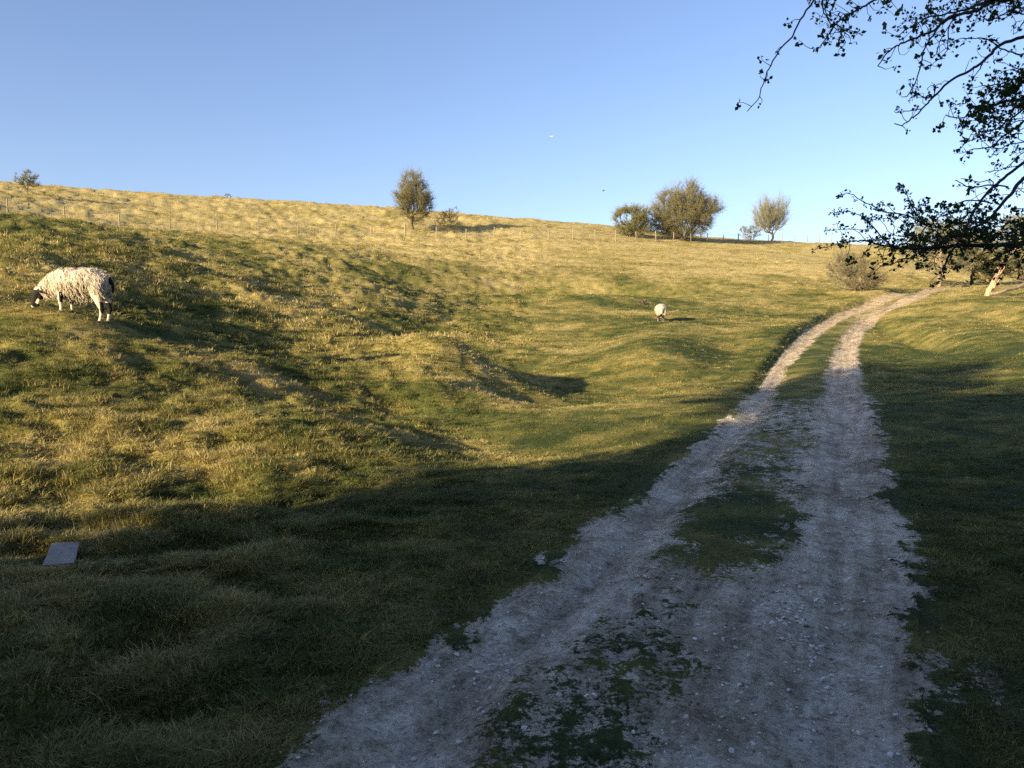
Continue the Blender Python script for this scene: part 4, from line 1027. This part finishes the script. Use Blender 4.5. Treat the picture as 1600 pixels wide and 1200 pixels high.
for k, zt in ((1, 2.9), (2, 2.3), (3, 2.0), (4, 1.5), (5, 1.3)):
    a_ = tr0 + [-.2, 0, zt - .45]; m_ = (a_ + hubs[k]) / 2 + [0, .1, .22]; Q = smooth_path([a_, m_, hubs[k]], .08, .006, rr); tube(mt, Q, np.linspace(.055, .024, len(Q)), 8)
H = lambda k: px_of(hubs[k])
B = branch
S3 = .030
B([H(1), (1420,-95), (1320,-50), (1273,0), (1247,37), (1237,57), (1217,78), (1203,103), (1192,130), (1183,157), (1168,174)], 4.4, 4.0, .011, .0022, S3, .05, .13, .05, 1, skip=.40, dens=.8)
B([H(1), (1450,-60), (1367,0), (1340,15), (1313,30), (1297,50), (1282,75)], 4.4, 4.1, .013, .0025, S3, .035, .035, .09, 2, skip=.45)
B([(1320,-50), (1285,0), (1293,30), (1302,42), (1313,50), (1322,67)], 4.3, 4.1, .005, .002, S3, .04, .05, .06, 3, skip=.3)
B([(1300,-50), (1286,2), (1290,20), (1297,33)], 4.2, 4.1, .004, .002, S3, .04, .06, .05, 4, skip=.3)
B([(1297,52), (1307,38), (1318,50), (1325,56)], 4.15, 4.1, .003, .002, S3, .03, .04, .04, 5)
B([H(2), (1600,-25), (1543,0), (1530,15), (1483,27), (1460,47), (1433,58), (1400,72), (1383,87), (1372,104)], 4.6, 4.1, .017, .0028, S3, .05, .07, .07, 6, skip=.3)
B([H(2), (1600,-5), (1543,3), (1500,18), (1457,25), (1433,37), (1413,47)], 4.6, 4.15, .012, .0022, S3, .03, .03, .08, 7, skip=.35)
B([(1500,22), (1472,38), (1455,60), (1443,80), (1437,107), (1430,130), (1417,150)], 4.4, 4.1, .006, .0025, S3, .05, .07, .07, 8, skip=.1)
B([(1495,25), (1483,40), (1481,60), (1480,78), (1466,94)], 4.4, 4.2, .004, .002, S3, .05, .07, .05, 9, skip=.2)
B([(1490,30), (1470,62), (1462,85), (1455,90)], 4.35, 4.2, .003, .002, .026, .04, .05, .05, 10, skip=.2)
B([H(3), (1640,40), (1600,57), (1563,70), (1543,90), (1517,110), (1483,127), (1463,147), (1447,163), (1427,183), (1410,195), (1398,193)], 4.7, 4.2, .015, .0026, .026, .06, .09, .06, 11, skip=.45, dens=.7)
B([(1465,145), (1450,152), (1430,148), (1420,155)], 4.3, 4.25, .003, .002, .026, .05, .05, .05, 12, skip=.3)
B([(1460,148), (1459,132), (1450,138)], 4.3, 4.25, .0025, .0018, .026, .05, .05, .03, 13, skip=.4)
B([(1535,100), (1528,112), (1519,122)], 4.4, 4.35, .004, .002, .01, .3, .3, .02, 14, skip=.9)
B([(1440,170), (1418,172), (1402,176)], 4.25, 4.2, .003, .002, .024, .05, .04, .03, 15, skip=.3)
B([H(3), (1640,70), (1600,85), (1570,78), (1545,62), (1520,60), (1497,60), (1487,66)], 4.7, 4.35, .009, .002, .026, .05, .09, .05, 16, skip=.45, dens=.8)
B([(1600,22), (1580,18), (1560,25), (1545,33), (1530,22)], 4.6, 4.4, .005, .002, .028, .04, .06, .06, 17, skip=.1)
B([(1620,150), (1567,160), (1540,168), (1520,167), (1507,183), (1477,180)], 4.7, 4.2, .010, .0028, .034, .03, .03, .07, 18, skip=.1, depth=1)
B([(1640,100), (1600,125), (1575,150), (1550,166), (1535,175)], 4.7, 4.35, .009, .003, .034, .03, .032, .08, 19, skip=.1, depth=1)
B([(1620,120), (1590,122), (1560,132), (1535,133)], 4.7, 4.4, .006, .003, .034, .03, .03, .06, 20, skip=.1, depth=1)
B([(1640,140), (1573,190), (1555,202), (1532,206)], 4.7, 4.4, .008, .002, .03, .045, .06, .06, 21, skip=.3)
B([(1640,165), (1600,190), (1567,213), (1547,230), (1520,233), (1510,238)], 4.7, 4.35, .008, .0022, .03, .04, .05, .06, 22, skip=.3)
B([(1570,212), (1540,214), (1522,206), (1515,215)], 4.5, 4.4, .003, .002, .03, .04, .04, .05, 23)
B([(1640,200), (1600,222), (1575,226), (1560,232), (1545,230)], 4.6, 4.4, .005, .002, .028, .04, .06, .05, 24, skip=.3)
B([(1640,210), (1590,245), (1575,262), (1548,268), (1540,268)], 4.6, 4.4, .004, .0018, .02, .08, .12, .04, 25, skip=.4, dens=.6)
B([(1640,240), (1595,258), (1570,262), (1553,272)], 4.6, 4.4, .004, .0018, .02, .08, .12, .04, 26, skip=.4, dens=.6)
B([H(4), (1640,225), (1600,253), (1567,280), (1543,300), (1523,327), (1513,350)], 4.5, 4.3, .012, .006, .026, .05, .12, .05, 27, skip=.4, dens=.6)
B([H(4), (1640,255), (1600,278), (1580,303), (1557,330), (1537,347), (1510,362), (1493,385), (1480,405), (1473,424)], 4.55, 4.2, .015, .005, .03, .04, .06, .09, 28, skip=.35)
B([(1575,292), (1550,289), (1525,292), (1510,290), (1498,284), (1492,282)], 4.5, 4.35, .005, .0025, .032, .05, .1, .03, 29, skip=.55)
B([(1552,288), (1548,281), (1530,284), (1515,281), (1502,278)], 4.45, 4.35, .0035, .0022, .032, .05, .1, .03, 30, skip=.6)
B([(1550,318), (1520,312), (1500,316), (1488,322), (1478,330)], 4.5, 4.35, .005, .002, .03, .04, .04, .05, 31, skip=.1)
B([(1500,350), (1480,332), (1470,335)], 4.4, 4.35, .004, .002, .03, .04, .035, .06, 32)
B([(1445,352), (1420,338), (1400,333), (1380,330), (1367,323), (1340,310), (1327,302), (1310,305)], 4.3, 3.9, .0045, .0016, .016, .03, .018, 0, 33, skip=.05)
B([(1437,342), (1427,326), (1420,313), (1412,300), (1402,292)], 4.25, 4.1, .003, .0015, .016, .03, .014, 0, 34)
B([(1412,338), (1385,341), (1370,341), (1357,343)], 4.2, 4.0, .002, .0014, .015, .03, .018, 0, 35)
B([(1400,333), (1388,322), (1370,317)], 4.2, 4.1, .002, .0014, .015, .03, .014, 0, 36)
B([(1440,346), (1455,324), (1436,321)], 4.25, 4.1, .002, .0014, .015, .03, .02, 0, 37)
B([(1393,385), (1377,370), (1363,353), (1343,337), (1323,330), (1300,333)], 4.3, 3.9, .0045, .0015, .017, .03, .02, 0, 38, skip=.05)
B([(1378,370), (1378,378), (1362,372), (1358,366)], 4.2, 4.1, .002, .0014, .02, .03, .03, 0, 39)
B([(1363,354), (1350,359), (1320,358), (1287,360)], 4.2, 3.9, .0022, .0014, .014, .03, .022, 0, 40)
B([H(5), (1640,376), (1600,380), (1560,383), (1500,383), (1440,388), (1400,387), (1353,377), (1325,377)], 4.8, 4.0, .022, .0022, .030, .04, .05, .09, 41, skip=.35)
B([(1330,377), (1310,381), (1290,386), (1268,390)], 4.0, 3.8, .0024, .0014, .014, .03, .016, 0, 42)
B([(1460,385), (1440,392), (1425,402), (1405,406), (1398,412), (1376,416)], 4.4, 4.1, .005, .0018, .026, .05, .06, .04, 43, skip=.2)
B([(1475,415), (1490,422), (1497,425)], 4.2, 4.2, .002, .0015, .024, .04, .03, .02, 44)
B([(1620,378), (1590,382), (1578,392), (1560,400), (1545,408), (1541,416)], 4.6, 4.4, .006, .002, .03, .04, .06, .05, 45, skip=.2)
B([(1620,395), (1597,400), (1590,425)], 4.6, 4.5, .004, .002, .03, .04, .04, .05, 46)
# thick tangle low on the right, and the dense edge of the crown above it
r_ = np.random.default_rng(99)
for k in range(54):
    u0 = r_.uniform(1425, 1640); v0 = r_.uniform(352, 392); Y = r_.uniform(4.1, 5.0)
    p = at(u0, v0, Y); d = np.array([-.9 + .5 * r_.normal(), r_.normal() * .6, .16 + .42 * r_.normal()])
    shoot(p, d, r_.uniform(.12, .30), .0035, .028, r_, .030, 2)
for k in range(28):
    v0 = r_.uniform(-30, 250); p = at(r_.uniform(1592, 1660), v0, r_.uniform(4.3, 5.1)); d = np.array([-.5 + .4 * r_.normal(), r_.normal() * .5, -.1 + .5 * r_.normal()])
    shoot(p, d, r_.uniform(.1, .24), .0035, .032, r_, .032, 2)
for k in range(14):
    p = at(r_.uniform(1490, 1600), r_.uniform(-15, 12), r_.uniform(4.3, 4.8)); shoot(p, np.array([-.6, r_.normal() * .4, -.1 + .3 * r_.normal()]), r_.uniform(.08, .16), .003, .03, r_, .035, 1)
# the rest of the crown, outside the picture
T = []
while len(T) < 260:
    d = r_.normal(size=3); d /= np.linalg.norm(d); p = tr0 + [.3, .2, 3.1] + d * r_.random() ** .4 * np.array([2.9, 2.9, 2.1])
    if p[2] < tz + 1.3: continue
    if p[1] > .3 and px_of(p)[0] < 1760 and px_of(p)[1] > -260: continue
    T.append(p)
nd, par, w = skeleton(tr0 + [0, 0, 1.4], T, r_, .5); i = np.arange(1, len(nd)); rad_ = .010 * np.sqrt(w) + .004
segs(mt, nd[par[i]], nd[i], rad_[i] * 1.2, rad_[i], 0, 5)
src = np.repeat(i[w[i] < 10], 8); f = r_.random((len(src), 1)); A_ = nd[par[src]] * (1 - f) + nd[src] * f
d = A_ - (tr0 + [0, 0, 2.5]); d /= np.linalg.norm(d, axis=1, keepdims=True); d = d + r_.normal(size=d.shape) * .7; Bq = A_ + d * .22
segs(ml, A_, Bq, .004, .002, 0, 3)
f = r_.random((len(Bq) * 6, 1)); leaves(ml, np.repeat(A_, 6, 0) * (1 - f) + np.repeat(Bq, 6, 0) * f + r_.normal(size=(len(f), 3)) * .02, .05, r_, 1)
mt.build('trunk', M_barkn, nroot); ml.build('crown', [M_barkn, M_near], nroot, smooth=False)
